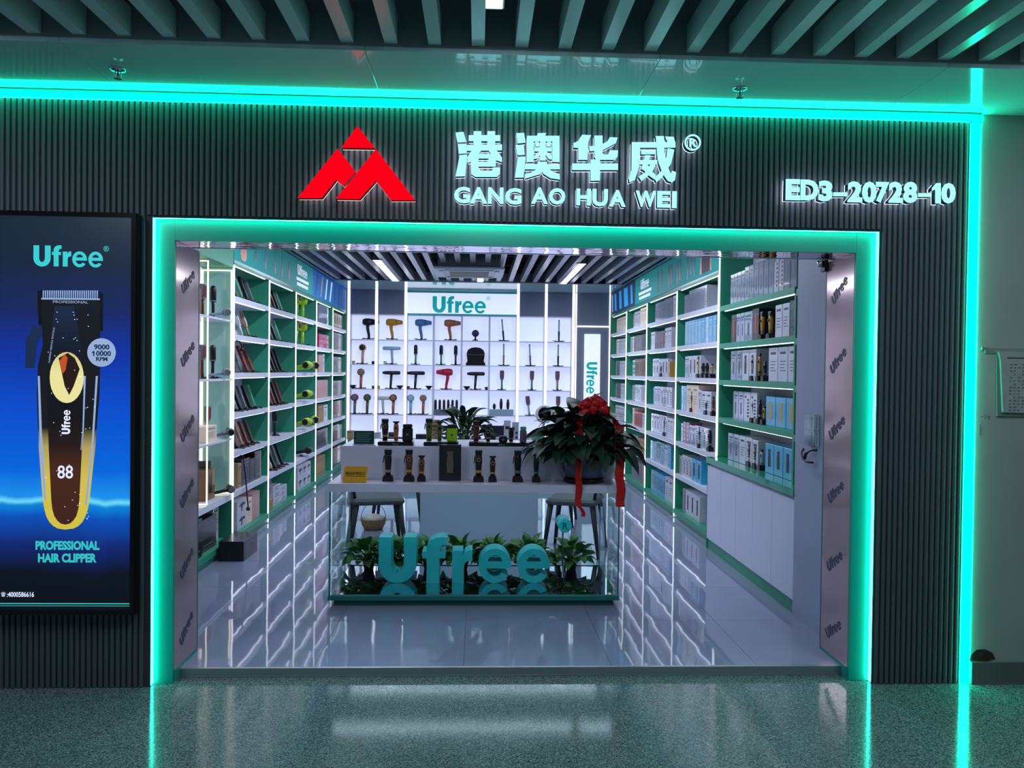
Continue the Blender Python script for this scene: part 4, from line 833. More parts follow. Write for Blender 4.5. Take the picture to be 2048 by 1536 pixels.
wpart('side_light', t, M_LEDW, (CXF-.006, CXF+.003, CY1-.012, CY1-.001, .87, 2.88))
for z in CZ:
    wpart('shelf', t, M_GREEN, (CXF, 2.442, CYD+.0125, CY1-.013, z, z+.045)); wpart('shelf_light', t, M_LEDW, (CXF+.014, CXF+.026, CYD+.03, CY1-.12, z-.006, z-.0005))
    wpart('shelf', t, M_GREEN, (CXF, 2.442, CY0+.0125, CYD-.0125, z-.02, z+.025)); wpart('shelf_light', t, M_LEDW, (CXF+.014, CXF+.026, CY0+.02, CYD-.09, z-.026, z-.0205))
CT = [z+.0455 for z in CZ]+[.8635]
CW = ['top', 'second', 'third', 'fourth']
def putC(row, start, spec, i=0, back=.10):
    p = start; wl = f'on {CW[row]} shelf above the green worktop' if row < 4 else 'standing on the green worktop'
    for st, w, h, n in spec:
        for _ in range(n):
            pbox(f'{STYW[st]}, {ORD[i]} {wl}', (CXF+back+.02, CY1-.02-p-w/2, CT[row]), RR, w, .15, h, st, 'goods above the green worktop'); i += 1; p += w+.008
putC(0, .16, [('silver', .085, .26, 4), ('silver', .10, .28, 6), ('stripe', .09, .29, 2), ('silver', .11, .30, 2)])
putC(1, .20, [('blackred', .12, .24, 1), ('silver', .10, .24, 2), ('silver', .18, .24, 1), ('blackred', .14, .25, 1)]); putC(1, 1.22, [('white', .13, .24, 2), ('black', .08, .25, 1)], 5)
putC(2, .20, [('silver', .14, .25, 2), ('tool', .16, .25, 2)]); putC(2, 1.10, [('white', .18, .25, 3)], 4)
putC(3, .28, [('silver', .13, .24, 2), ('stripe', .15, .24, 2)]); putC(3, 1.06, [('tealgold', .19, .22, 3)], 4)
putC(4, .16, [('silver', .14, .23, 2), ('white', .15, .23, 2), ('white', .13, .22, 1)]); putC(4, 1.06, [('tealclip', .17, .22, 3)], 5)
def clipsC(row, lst):
    wl = f'on {CW[row]} shelf above the green worktop' if row < 4 else 'standing on the green worktop'
    for j, (p, b, tr, k, h, ln) in enumerate(lst):
        clipper(f'{b} {k} displayed {ORD[j]} {wl}', (CXF+.055, CY1-.02-p, CT[row]), RR, b, tr, h, k, True, 0.0, 'clippers above the green worktop')
clipsC(1, [(.93, 'gold', 'black', 'clipper', .20, 0), (1.10, 'gold', 'black', 'clipper', .19, 0)])
clipsC(2, [(.74, 'gold', 'black', 'trimmer', .21, 0), (.88, 'gold', 'brown', 'trimmer', .21, 0), (1.00, 'black', 'black', 'trimmer', .14, 0)])
clipsC(3, [(.76, 'black', 'silver', 'trimmer', .19, 0), (.90, 'black', 'silver', 'trimmer', .18, 0), (1.0, 'gold', 'black', 'trimmer', .13, 0)])
clipsC(4, [(.70, 'black', 'gold', 'clipper', .17, 0), (.84, 'black', 'gold', 'clipper', .16, 0), (.96, 'silver', 'grey', 'trimmer', .15, 0)])
# pier: switch plates, loose cable, door closer bracket
YPF = 2.055
M_SW = mat('switch_white', (196, 204, 214), .25, coat=.4)
for (pz, w) in ((845, 'upper'), (876, 'lower')):
    c = onX(1629, pz, YPF)
    t = thing('switch_plate', f'{w} of the two clear covered light switch plates on the pier', 'light switch', (c.x, c.y, c.z), RR)
    part('plate', 'swp', CB(-.075, .075, -.010, -.0005, -.047, .047, .003), M_SW, t)
    for s in (-1, 1): part('rocker', ('swr', s), CB(s*.034-.028, s*.034+.028, -.018, -.0105, -.036, .036, .003), M_SW, t)
    part('clear_cover', 'swc', lambda m: m.bx(-.078, .078, -.032, -.030, -.050, .050).bx(-.078, .078, -.030, -.010, .048, .050), M_ACR, t)
c = onX(1622, 912, YPF)
t = thing('loose_cable', 'black loose cable end sticking out of the pier below the switches', 'cable', (YPF, c.y, c.z), RR)
part('cable', None, lambda m: m.tube([(-.11, -.001, .035), (-.10, -.02, .012), (-.05, -.035, -.022), (.03, -.04, -.034), (.10, -.03, -.030)], .006, 8).tube([(.09, -.004, .045), (.05, -.025, .038), (.0, -.034, .012)], .006, 8), M_BLACK, t)
part('plug', None, lambda m: m.tube([(.004, -.034, .016), (-.012, -.036, -.018)], [.011, .010], 8), M_BLACK, t)
c = onX(1650, 525, XIR)
t = thing('roller_bracket', 'dark metal shutter lock bracket high on the film covered jamb', 'bracket', (XIR, c.y-.02, c.z))
part('plate', None, CB(-.022, -.002, -.03, .03, -.055, .05, .003), M_BLACK, t)
part('roller', None, lambda m: m.lathe([(.010, -.03), (.018, -.028), (.018, .006), (.010, .008)], 12, TR(-.035, 0, .0)), M_CHROME, t)
part('wire', None, lambda m: m.tube([(-.02, -.02, .02), (-.005, -.10, .045), (-.003, -.20, .075)], .003, 6), M_BLACK, t)
# ------------------------------------------------------------------ back wall display
YB = 8.80; BX = [-2.064, -1.625, -1.161, -.715, -.265, .18, .637, 1.088, 1.532]; BZ = [2.486, 2.092, 1.694, 1.300, .891, .50]
t = thing('backlit_display', 'white backlit grid of display cells across the back wall', 'display wall', (-.26, YB+.1, FZ))
M_BACKLIT = mat('backlit_acrylic', (226, 232, 255), .5, emit=.62, ergb=(214, 224, 255))
wpart('back_panel', t, M_BACKLIT, (BX[0], BX[8], YB+.20, YB+.212, BZ[5], BZ[0]))
for i, x in enumerate(BX):
    w = .014 if i in (3, 4, 5) else .026
    wpart('upright', t, M_WHITE, (x-w, x+w, YB+.012, YB+.199, FZ, BZ[0] if i in (3, 4, 5) else 2.884))
    if i in (3, 4, 5): wpart('upright_face', t, M_WHITE, (x-w, x+w, YB+.004, YB+.0115, FZ, BZ[0]))
    else: wpart('upright_light', t, M_LEDW, (x-w*.7, x+w*.7, YB+.004, YB+.0115, FZ+.05, 2.88))
for j in range(1, 5):
    for i in range(8):
        wi, wj = (.014 if i in (3, 4, 5) else .026), (.014 if i+1 in (3, 4, 5) else .026)
        wpart('shelf', t, M_WHITE, (BX[i]+wi+.0005, BX[i+1]-wj-.0005, YB+.015, YB+.199, BZ[j]-.014, BZ[j]))
wpart('worktop', t, M_GREEN, (BX[0]+.03, BX[8]-.03, YB-.20, YB+.003, BZ[5]-.06, BZ[5])); wpart('base', t, M_WHITE, (BX[0]+.03, BX[8]-.03, YB-.16, YB+.003, FZ+.001, BZ[5]-.061))
M_FLB = mat('flute_grey', (128, 136, 160), .5)
def flutes(m, L, x0, x1, z0, z1):
    x = x0
    while x < x1-.012:
        m.bx(x-L.x, x+.013-L.x, YB+.02-L.y, YB+.035-L.y, z0-L.z, z1-L.z); x += .0215
for i in (0, 1, 6, 7):
    L = t.location; o = part('fluted_panel', None, lambda m: (flutes(m, L, BX[i]+.03, BX[i+1]-.03, BZ[0]+.016, 2.88), m.bx(BX[i]+.027-L.x, BX[i+1]-.027-L.x, YB+.035-L.y, YB+.05-L.y, BZ[0]+.016-L.z, 2.88-L.z)), M_FLB, t); o['kind'] = 'stuff'
wpart('top_rail', t, M_WHITE, (BX[0]+.03, BX[8]-.03, YB+.05, YB+.199, BZ[0]+.0005, BZ[0]+.0155))
t = thing('light_box_sign', 'white light box sign with a turquoise word mark on the back wall', 'sign', (-.26, YB, 2.5))
SX0, SX1, SZ0, SZ1 = BX[2]+.027, BX[6]-.027, 2.515, 2.845
wpart('box', t, mat('signbox_white', (232, 236, 250), .35, emit=.72, ergb=(226, 232, 255)), (SX0, SX1, YB-.012, YB+.045, SZ0, SZ1))
wpart('rail', t, M_TEAL, (SX0, SX1, YB-.016, YB+.045, SZ1+.0005, SZ1+.03)); wpart('rail', t, M_TEAL, (SX0, SX1, YB-.016, YB+.045, SZ0-.022, SZ0-.0005))
a = onY(865, 625, YB-.014); b = onY(972, 594, YB-.014); L = t.location
M_SIGNT = mat('sign_turquoise', (0, 178, 176), .4, emit=.35)
part('word_mark', None, lambda m: logo(m, rectM((a.x-L.x, -.018, a.z-L.z), ((b.x-a.x)/LOGO_W, 0, 0), (0, 0, b.z-a.z), (0, -.010, 0))), M_SIGNT, t)
c = onY(977, 597, YB); part('registered_mark', None, lambda m: text(m, '®', rectM((c.x-.03-L.x, -.014, c.z-.03-L.z), (.06, 0, 0), (0, 0, .06), (0, -.003, 0)), 0), M_SIGNT, t)
# column with the upright sign at the end of the back wall
struct(part('wall_pier_back', None, B(BX[8]+.03, 2.135, YB+.02, 9.11, FZ, 2.883), mat('column_grey', (116, 122, 138), .5, noise=.03, nscale=3)))
t = thing('column_light_frame', 'white light lines framing the grey column at the back', 'light strip', (1.83, YB, FZ))
wpart('light_line', t, M_LEDW, (BX[8]+.034, BX[8]+.052, YB+.008, YB+.0195, FZ+.05, 2.88)); wpart('light_line', t, M_LEDW, (2.112, 2.130, YB+.008, YB+.0195, FZ+.05, 2.88)); wpart('light_line', t, M_LEDW, (BX[8]+.053, 2.111, YB+.008, YB+.0195, 2.335, 2.355))
t = thing('upright_sign', 'tall white light box with a sideways turquoise word mark on the column', 'sign', (0, 0, 0))
a = onY(1169, 668, YB); b = onY(1199, 800, YB)
part('box', None, B(a.x, b.x, YB-.02, YB+.0195, .95, a.z), mat('signbox_white2', (232, 236, 250), .35, emit=.7, ergb=(226, 232, 255)), t)
za_ = onY(1180, 724, YB).z; zb_ = onY(1180, 787, YB).z; xa = onY(1173, 724, YB).x; xb = onY(1194, 724, YB).x
part('word_mark', None, lambda m: logo(m, rectM((xa, YB-.024, za_), (0, 0, (zb_-za_)/LOGO_W), (xb-xa, 0, 0), (0, -.006, 0))), M_SIGNT, t)
# goods on the back wall
GB = 'tools on the backlit wall'
RW = ['top', 'second', 'third', 'fourth', 'lowest']
def bl(px, row, dy=.10): p = onY(px, 740, YB+dy); return (p.x, YB+dy, BZ[row+1]+.0005)
def wh(px, row):
    x = bl(px, row)[0]; c = max(i for i in range(8) if x >= BX[i]-.02); return f'in {ORD[c]} cell of {RW[row]} row, backlit wall'
for px, row, col, dk, kind, fl in ((737, 0, 'black', 'black', 'classic', 1), (784, 0, 'gold', 'black', 'classic', 1), (842, 0, 'blue', 'black', 'classic', 1), (900, 0, 'copper', 'black', 'classic', 1), (725, 1, 'beige', 'black', 'round', 1), (783, 1, 'sky', 'black', 'tee', 1), (722, 2, 'green', 'copper', 'round', 1), (783, 2, 'black', 'black', 'tee', -1), (832, 2, 'black', 'black', 'tee', -1), (893, 2, 'crimson', 'black', 'classic', -1), (952, 2, 'black', 'black', 'tee', -1), (710, 3, 'plum', 'grey', 'round', 1), (735, 3, 'purple', 'olive', 'round', 1), (766, 3, 'cream', 'black', 'tee', 1), (787, 3, 'black', 'copper', 'round', 1), (822, 3, 'silver', 'sky', 'round', 1), (847, 3, 'aqua', 'copper', 'round', 1)):
    dryer(f'{col} hair dryer {wh(px, row)}', bl(px, row), 0, col, dk, kind, fl, GB).scale = (1.3, 1.3, 1.3)
for px, row, col, wd, tl in ((831, 1, 'green', False, 0), (882, 1, 'green', False, 0), (911, 1, 'black', False, 0), (1004, 2, 'green', True, 0), (1064, 2, 'grey', True, 0), (1115, 2, 'khaki', True, 0), (1060, 3, 'silver', True, -.12), (1117, 3, 'grey', True, 0)):
    hot_brush(f'{col} styling brush {wh(px, row)}', bl(px, row), 0, col, wd, GB, tl).scale = (1.15, 1.15, 1.15)
for px, row, col, tl in ((1007, 0, 'black', -.10), (1117, 0, 'black', 0), (1007, 1, 'khaki', 0), (1061, 1, 'grey', -.06), (1116, 1, 'black', 0)):
    curler(f'{col} curling iron {wh(px, row)}', bl(px, row), 0, col, tl, GB).scale = (1.2, 1.2, 1.2)
for px, row in ((706, 2), (800, 2), (858, 2), (934, 2)): diffuser(f'black diffuser nozzle {wh(px, row)}', bl(px, row, .06), 0, GB)
for px, row, col in ((707, 1, 'beige'), (746, 1, 'black'), (747, 2, 'black'), (770, 1, 'cream'), (757, 2, 'gold'), (817, 2, 'brown'), (973, 2, 'black')): small_cup(f'{col} nozzle cap {wh(px, row)}', bl(px, row, .05), 0, col, GB)
L = bl(950, 0); t = thing('round_mirror_fan', 'small dark round head on a stubby stand in the top row', 'fan', L, 0, GB)
part('head', None, lambda m: m.lathe([(.0, -.02), (.05, -.018), (.058, 0), (.05, .018), (.0, .02)], 20, TR(0, 0, .12) @ RX(math.pi/2)), colr('dusk', (40, 40, 62)), t)
part('neck', None, lambda m: m.tube([(0, 0, .01), (0, 0, .07)], [.018, .012], 8), M_BLACK, t); part('foot', None, CB(-.045, .045, -.03, .03, 0, .018, .004), M_BLACK, t)
L = bl(951, 1); t = thing('bonnet_hood', 'black soft hair drying hood filling its backlit cell', 'hair hood', L, 0, GB)
part('hood', None, lambda m: m.lathe([(.15, 0), (.15, .03), (.125, .07), (.135, .14), (.14, .19), (.12, .25), (.07, .285), (0, .295)], 18, None, 1.05, .5), mat('black_cloth', (22, 20, 26), .9, noise=.3, nscale=12), t)
part('seam', None, lambda m: m.tube([(.146*math.cos(a), .0725*math.sin(a)-.002, .19-.02*math.sin(-a)) for a in [math.pi+j*math.pi/12 for j in range(13)]], .004, 5), CL['grey'], t)
L = bl(893, 3, .06); t = thing('brush_rack', 'dark rack of six round brushes in the fourth row', 'brush set', L, 0, GB)
part('tray', None, CB(-.20, .20, -.05, .05, 0, .09, .006), CL['grey'], t)
for k in range(6): part('brush', 'rackbrush', lambda m: m.lathe([(.014, .091), (.020, .10), (.020, .225), (.012, .245), (0, .25)], 10), M_BLACK, t, (-.17+.068*k, 0, 0))
L = bl(1003, 3, .06); t = thing('tool_station', 'grey tool station with small brush heads in the fourth row', 'tool set', L, 0, GB)
part('box', None, CB(-.20, .20, -.05, .05, 0, .10, .008), CL['silver'], t)
for k, (x, h) in enumerate(((-.11, .09), (0, .17), (.11, .16))): part('brush_head', None, lambda m: m.lathe([(.012, .101), (.022, .12), (.026, .10+h*.6), (.015, .10+h), (0, .105+h)], 10), M_BLACK, t, (x, 0, 0))
bot = [('kraft', 706, .10, .14), ('black', 735, .16, .11), ('white', 760, .10, .12), ('black', 790, .14, .12), ('grey', 870, .14, .20), ('white', 1010, .18, .16), ('white', 1050, .16, .12)]
for st, px, w, h in bot: pbox(f'{STYW[st]} on the worktop {wh(px, 4)}', (bl(px, 4)[0], YB-.10, BZ[5]+.0005), 0, w, .12, h, st, GB)
# ------------------------------------------------------------------ glass front counter
t = thing('display_counter', 'glass sided display counter with white top and teal base', 'counter', (-.005, 1.64, FZ))
CX0, CX1, GY0, GY1 = -.965, .955, 1.24, 2.05
wpart('plinth', t, mat('plinth_dark_teal', (12, 74, 72), .4), (CX0+.035, CX1-.035, GY0+.015, GY1-.02, FZ+.001, .082)); wpart('base_slab', t, M_TEALD, (CX0-.005, CX1+.005, GY0-.005, GY1+.005, .083, .112))
wpart('mirror_deck', t, mat('deck_mirror', (205, 215, 220), .02, 1.0), (CX0+.012, CX1-.012, GY0+.012, GY1-.012, .1125, .118))
M_CGL = mat('counter_glass', (236, 248, 246), .0, trans=1.0, ior=1.12, spec=.4); M_GEDGE = mat('glass_edge', (30, 130, 125), .1, trans=.2)
ZG = .7985
wpart('glass_pane', t, M_CGL, (CX0+.010, CX1-.010, GY0, GY0+.006, .1125, ZG)); wpart('glass_pane', t, M_CGL, (CX0+.010, CX1-.010, GY1-.006, GY1, .1125, ZG))
wpart('glass_pane', t, M_CGL, (CX0, CX0+.006, GY0+.006, GY1-.006, .1125, ZG)); wpart('glass_pane', t, M_CGL, (CX1-.006, CX1, GY0+.006, GY1-.006, .1125, ZG))
for x0 in (CX0, CX1-.008):
    for y0 in (GY0-.001, GY1-.007): wpart('glass_edge', t, M_GEDGE, (x0, x0+.008, y0, y0+.008, .1125, ZG))
wpart('glass_edge', t, M_GEDGE, (CX0+.009, CX1-.009, GY1-.008, GY1+.001, .1125, .122))
M_TOP = mat('counter_white', (214, 214, 232), .28, noise=.015, nscale=3)
M_UL = emis('counter_led', (226, 240, 255), 10)
wpart('under_light', t, M_UL, (CX0+.03, CX1-.03, GY0+.06, GY0+.08, .792, .7995)); wpart('under_light', t, M_UL, (CX0+.03, CX1-.03, GY1-.08, GY1-.05, .792, .7995))
wpart('top', t, M_TOP, (CX0-.01, CX1+.01, GY0-.01, GY1+.02, .80, .853))
t = thing('counter_riser', 'white raised box standing on the counter top', 'display riser', (0, 1.75, .8535))
RZT = 1.078; wpart('box', t, M_TOP, (-.93, .945, 1.475, 2.06, .8535, RZT))
# standing turquoise letters
MD = .1182; y0 = onZ(829, 1166, MD).y
G3 = 'turquoise letters in the counter'
M_L3 = mat('letter_turquoise', (48, 206, 212), .35, noise=.02, nscale=6)
LN = ['U', 'f', 'r', 'e', 'e']; LX = [(757, 832), (844, 893), (904, 944), (957, 1022), (1035, 1100)]
gx = [(min(v[0] for v in g[0]), max(v[0] for v in g[0])) for g in GLY]
hcap = (1166-1076)*(y0-CAM.y)/FPX
LD = ['wide block letter U', 'block letter f', 'block letter r', 'first block letter e', 'last block letter e']
for i in range(5):
    a, b = onY(LX[i][0], 1150, y0).x, onY(LX[i][1], 1150, y0).x; s = (b-a)/(gx[i][1]-gx[i][0]); zmin = min(v[1] for v in GLY[i][0])
    t = thing('block_letter', f'turquoise {LD[i]} standing in the glass counter', 'letter', ((a+b)/2, y0+.085, MD), 0, G3)
    part('letter', None, lambda m: logo(m, rectM((-(b-a)/2-gx[i][0]*s, 0, -zmin*hcap), (s, 0, 0), (0, 0, hcap), (0, -.17, 0)), i), M_L3, t)
c = onY(1131, 1053, y0-.02); R0 = .048
t = thing('registered_cylinder', 'short turquoise cylinder with a registered mark above the letters', 'letter', (c.x, y0, MD))
part('cylinder', None, lambda m: m.lathe([(R0, -.20), (R0, -.004), (R0-.006, 0)], 24, TR(0, 0, c.z-MD) @ RX(math.pi/2)), M_L3, t)
part('mark', None, lambda m: text(m, 'R', rectM((-.018, -.0005, c.z-MD-.024), (.036, 0, 0), (0, 0, .048), (0, -.004, 0)), .02), M_TEALD, t)
part('clear_rod', None, lambda m: m.tube([(0, .15, 0), (0, .15, c.z-MD-.03)], .006, 8), M_ACR, t)
# ------------------------------------------------------------------ plants
M_LEAF = mat('pothos_leaf', (62, 120, 52), .4, noise=.25, nscale=12); M_LEAFD = mat('dark_leaf', (26, 60, 40), .55, noise=.25, nscale=9); M_STEM = mat('stem', (60, 90, 50), .6)
def leaf_fn(w, droop, n=7):
    def fn(m):
        vs = []; fs = []
        for i in range(n+1):
            u = i/n; hw = w*math.sin(math.pi*min(1, u*.96+.04))**.8*(1-.35*u) if i < n else .0; x = u*(1-.12*droop*u); z = .22*math.sin(u*1.9)-droop*u*u*.55
            vs += [(x, -hw, z+.08*hw/w*.6 if hw else z), (x, 0, z-.02), (x, hw, z+.08*hw/w*.6 if hw else z)]
        for i in range(n):
            for k in (0, 1): fs.append((i*3+k, (i+1)*3+k, (i+1)*3+k+1, i*3+k+1))
        m.add(vs, fs, None, True)
    return fn
def leaf(t, key, fn, m, base, az, pitch, L, roll=0.0):
    part('leaf', key, fn, m, t, None, None, TR(*base) @ RZ(az) @ RY(-pitch) @ RX(roll) @ Matrix.Scale(L, 4))
def pot_plant(name, label, loc, nleaf, R, H, leafmat, seed, kind, pot, stemh=.05, group=None, lw=.30, dr=.6, up=1.1, lmin=.07, lmax=.12, rz0=None):
    t = thing(name, label, 'plant', loc, 0, group); rg = random.Random(seed); pot(t)
    tops = []
    for k in range(nleaf):
        az = 2*math.pi*(k*.381966)+rg.uniform(-.3, .3); q = (k+.5)/nleaf; L = rg.uniform(lmin, lmax)
        ph = math.acos(max(-1, 1-q*up)); rr = rg.uniform(.40, .95)
        b = (R*rr*math.sin(ph)*math.cos(az), R*rr*.75*math.sin(ph)*math.sin(az), stemh+H*(.25+.75*rr)*max(0.0, math.cos(ph))+.01)
        leaf(t, (kind, k % 2), leaf_fn(lw, dr+.3*(k % 2)), leafmat, b, az, (math.pi/2-ph)*.75+rg.uniform(-.25, .3), L, rg.uniform(-.5, .5)); tops.append(b)
    def stems(m):
        for b in tops[::2]: m.tube([(0, 0, stemh*.6), (b[0]*.5, b[1]*.5, (stemh+b[2])*.5), b], .0035, 5)
    part('stems', None, stems, M_STEM, t)['kind'] = 'stuff'; return t
def small_pot(t): part('pot', 'smallpot', lambda m: m.lathe([(.034, 0), (.048, .075), (.050, .078), (.044, .076), (.042, .068)], 14), mat('pot_black', (30, 32, 34), .5), t); part('soil', 'smallsoil', lambda m: m.lathe([(0, .066), (.041, .067)], 12), mat('soil', (40, 30, 24), .95), t)
PW = ['at the basket end of the row', 'behind letter U', 'behind letter f', 'behind letter r', 'behind the first letter e', 'behind the last letter e', 'below the turquoise cylinder']
for i, px in enumerate((738, 796, 858, 925, 988, 1060, 1142)):
    c = onY(px, 1130, 1.93)
    pot_plant('potted_plant', f'green leafy potted plant in the glass counter {PW[i]}', (c.x, 1.92, MD), 58, .15, .12, M_LEAF, 10+i, 'pothos', small_pot, .075, 'plants in the glass counter', .40, .55, 1.28, .085, .13)
# big gift plant on the counter
gx0 = onY(1168, 965, 1.345); t0 = (gx0.x, 1.345, .8535)
def big_pot(t):
    part('saucer', None, lambda m: m.lathe([(.118, 0), (.140, .012), (.143, .026), (.138, .034), (.11, .022)], 24, None, 1, .66), M_BLACKG, t)
    part('pot', None, lambda m: m.lathe([(.105, .030), (.13, .045), (.158, .10), (.165, .145), (.155, .19), (.160, .205), (.150, .205), (.14, .18)], 28, None, 1, .70), mat('glazed_pot', (72, 78, 104), .15, coat=.6, noise=.25, nscale=14), t)
    part('soil', None, lambda m: m.lathe([(0, .185), (.139, .186)], 20, None, 1, .69), mat('soil', (40, 30, 24), .95), t)
    for k, (dx, cm) in enumerate(((.0, (150, 130, 40)), (.035, (150, 130, 40)), (.07, (170, 90, 40)))):
        part('pot_character', None, lambda m: [m.bx(dx+ax-.012, dx+ax+bx, -.1155-.0006, -.1095, .108+az, .108+az+bz) for ax, bx, az, bz in ((0, .012, .026, .004), (0, .012, .014, .004), (.004, -.004, 0, .034), (0, .012, .0, .004))], mat(f'pot_gold{k}', cm, .4), t)
big = pot_plant('gift_plant', 'large dark leafy gift plant in a glazed pot on the counter', t0, 190, .30, .26, M_LEAFD, 5, 'gift', big_pot, .21, None, .33, 1.0, 1.22, .14, .23)
# red bow and ribbons tied to the gift plant
M_RIB = mat('red_ribbon', (196, 22, 26), .32, noise=.12, nscale=8); M_RIBG = mat('ribbon_gold', (220, 160, 50), .3, .4)
def ribbon_strip(m, pts, w, th=.0012):
    vs = []; fs = []
    for (x, y, z) in pts: vs += [(x-w/2, y, z), (x+w/2, y+.006*math.sin(z*40), z), (x+w/2, y+th+.006*math.sin(z*40), z), (x-w/2, y+th, z)]
    for i in range(len(pts)-1):
        for k in range(4): fs.append((i*4+k, i*4+(k+1) % 4, (i+1)*4+(k+1) % 4, (i+1)*4+k))
    fs += [(3, 2, 1, 0), tuple(len(vs)-4+k for k in range(4))]; m.add(vs, fs)
t = thing('gift_ribbon', 'red bow with two long hanging ribbons tied on the gift plant', 'ribbon', t0)
RYF = 1.205
def rp(px, py, y=RYF): p = onY(px, py, y); return (p.x-t0[0], p.y-t0[1], p.z-t0[2])
def band(px0, py0, px1, py1, n, amp, y=RYF):
    return [rp(px0+(px1-px0)*i/n+amp*math.sin(i*1.3), py0+(py1-py0)*i/n, y-.008*math.sin(i*.9)) for i in range(n+1)]
part('streamer', None, lambda m: ribbon_strip(m, band(1158, 846, 1157, 1012, 14, 1.2), .044), M_RIB, t)
part('streamer', None, lambda m: ribbon_strip(m, band(1237, 852, 1242, 1014, 14, 1.6), .060), M_RIB, t)
part('streamer_tail', None, lambda m: ribbon_strip(m, [rp(1158, 1013), rp(1163, 1018, RYF+.01), rp(1167, 1026, RYF+.02), rp(1166, 1033, RYF+.025)], .026), M_RIB, t)
part('gold_edge', None, lambda m: ribbon_strip(m, [(p[0]+.018, p[1]-.0055, p[2]) for p in band(1158, 846, 1157, 1012, 14, 1.2)][:10], .006), M_RIBG, t); part('gold_edge', None, lambda m: ribbon_strip(m, [(p[0]-.025, p[1]-.006, p[2]) for p in band(1237, 852, 1242, 1014, 14, 1.6)][:6], .006), M_RIBG, t)
def loop(cx, cy, rx, ry, tilt, w):
    def fn(m):
        n = 16; vs = []; fs = []; c_ = rp(cx, cy, RYF-.01)
        for i in range(n):
            a = 2*math.pi*i/n; x, d = rx*math.cos(a), .035*math.sin(a); hw = w/2*(.55+.45*abs(math.cos(a/2))); wr = .004*math.sin(i*2.4)
            for dd, s in ((0, -1), (0, 1), (.002, 1), (.002, -1)):
                z = s*hw; X_, Z_ = x*math.cos(tilt)-z*math.sin(tilt), x*math.sin(tilt)+z*math.cos(tilt)
                vs.append((c_[0]+X_, c_[1]-d+dd+wr*s, c_[2]+Z_))
        for i in range(n):
            j = (i+1) % n
            for k in range(4): fs.append((i*4+k, j*4+k, j*4+(k+1) % 4, i*4+(k+1) % 4))
        m.add(vs, fs, None, True)
    return fn
for cx, cy, rx, tl in ((1170, 808, .050, .55), (1198, 802, .055, -.75), (1186, 818, .040, 1.3), (1206, 818, .050, -.25), (1168, 826, .055, .9), (1190, 806, .045, .2)): part('bow_loop', None, loop(cx, cy, rx, 0, tl, .058), M_RIB, t)
part('bow_knot', None, lambda m: m.lathe([(0, -.02), (.02, -.012), (.024, 0), (.02, .012), (0, .02)], 10, TR(*rp(1184, 815, RYF-.01))), M_RIB, t)
part('shoulder_band', None, lambda m: ribbon_strip(m, [rp(1184, 818), rp(1168, 828, RYF-.01), rp(1160, 840, RYF-.008), rp(1158, 848)], .04), M_RIB, t); part('shoulder_band', None, lambda m: ribbon_strip(m, [rp(1188, 816), rp(1208, 826, RYF-.01), rp(1226, 838, RYF-.008), rp(1237, 854)], .04), M_RIB, t)
# ------------------------------------------------------------------ goods on the counter
GC = 'goods on the counter front ledge'
def ledge(px, y=1.37): p = onY(px, 962, y); return (p.x, y, .8535)
c = ledge(709, 1.30); t = thing('yellow_notice', 'small yellow standing notice with black characters on the counter ledge', 'sign', c)
part('board', None, lambda m: m.prism([(-.080, 0), (.076, 0), (.082, .105), (-.068, .105)], -.003, .003, RX(-.18)), mat('notice_yellow', (226, 168, 12), .4), t)
part('writing', None, lambda m: text(m, '商品供货出口', RX(-.18) @ rectM((-.060, -.0036, .048), (.128, 0, 0), (0, 0, .022), (0, -.0008, 0)), .02), M_BLACK, t)
part('small_print', None, lambda m: [m.bx(-.060+.0115*k, -.052+.0115*k, -.0038, -.0031, .038, .043, RX(-.18)) for k in range(11)], M_BLACK, t)['kind'] = 'stuff'
part('foot', None, CB(-.05, .05, .002, .05, 0, .004, .001), M_ACR, t)
for px, h, body, trim, kind, lab in ((776, .205, 'black', 'khaki', 'clipper', 'black and gold hair clipper on a stand next to the yellow notice'), (818, .205, 'brown', 'gold', 'clipper', 'brown and gold hair clipper with a ring dial on the counter ledge'), (843, .165, 'brown', 'gold', 'trimmer', 'brown and gold T-blade trimmer beside the black carton on the ledge'), (957, .205, 'black', 'gold', 'clipper', 'black hair clipper with gold dial on the counter ledge'), (985, .165, 'black', 'gold', 'trimmer', 'black trimmer with gold dial between the plain black clippers'), (1035, .205, 'black', 'black', 'clipper', 'all black hair clipper on a flared stand on the ledge'), (1072, .18, 'black', 'black', 'trimmer', 'all black trimmer on a flared stand nearest the gift plant')):
    clipper(lab, ledge(px), 0, body, trim, h, kind, True, 0, GC, trim != 'khaki' and px < 1000)
c = ledge(900, 1.42); pbox('upright black carton with a clipper outline on the counter ledge', c, 0, .148, .05, .245, 'blackclip', GC)
GD = 'trays on the counter riser'
def top_spot(px, y): p = onY(px, 890, y); return (p.x, y, RZT+.0005)
c = top_spot(728, 1.56); t = thing('price_card', 'dark green price card in a clear stand on the riser', 'card', c)
part('card', None, CB(-.070, .070, -.002, .002, .004, .098, .001), mat('card_green', (30, 66, 64), .3), t); part('printed_line', None, lambda m: [m.bx(-.055, .05-.012*(k % 3), -.003, -.0022, .08-.014*k, .084-.014*k) for k in range(5)], mat('card_line', (110, 150, 140), .4), t)['kind'] = 'stuff'
part('stand', None, lambda m: m.bx(-.075, .080, .0025, .005, 0, .102).bx(-.075, .080, -.02, .0025, 0, .003), M_ACR, t)
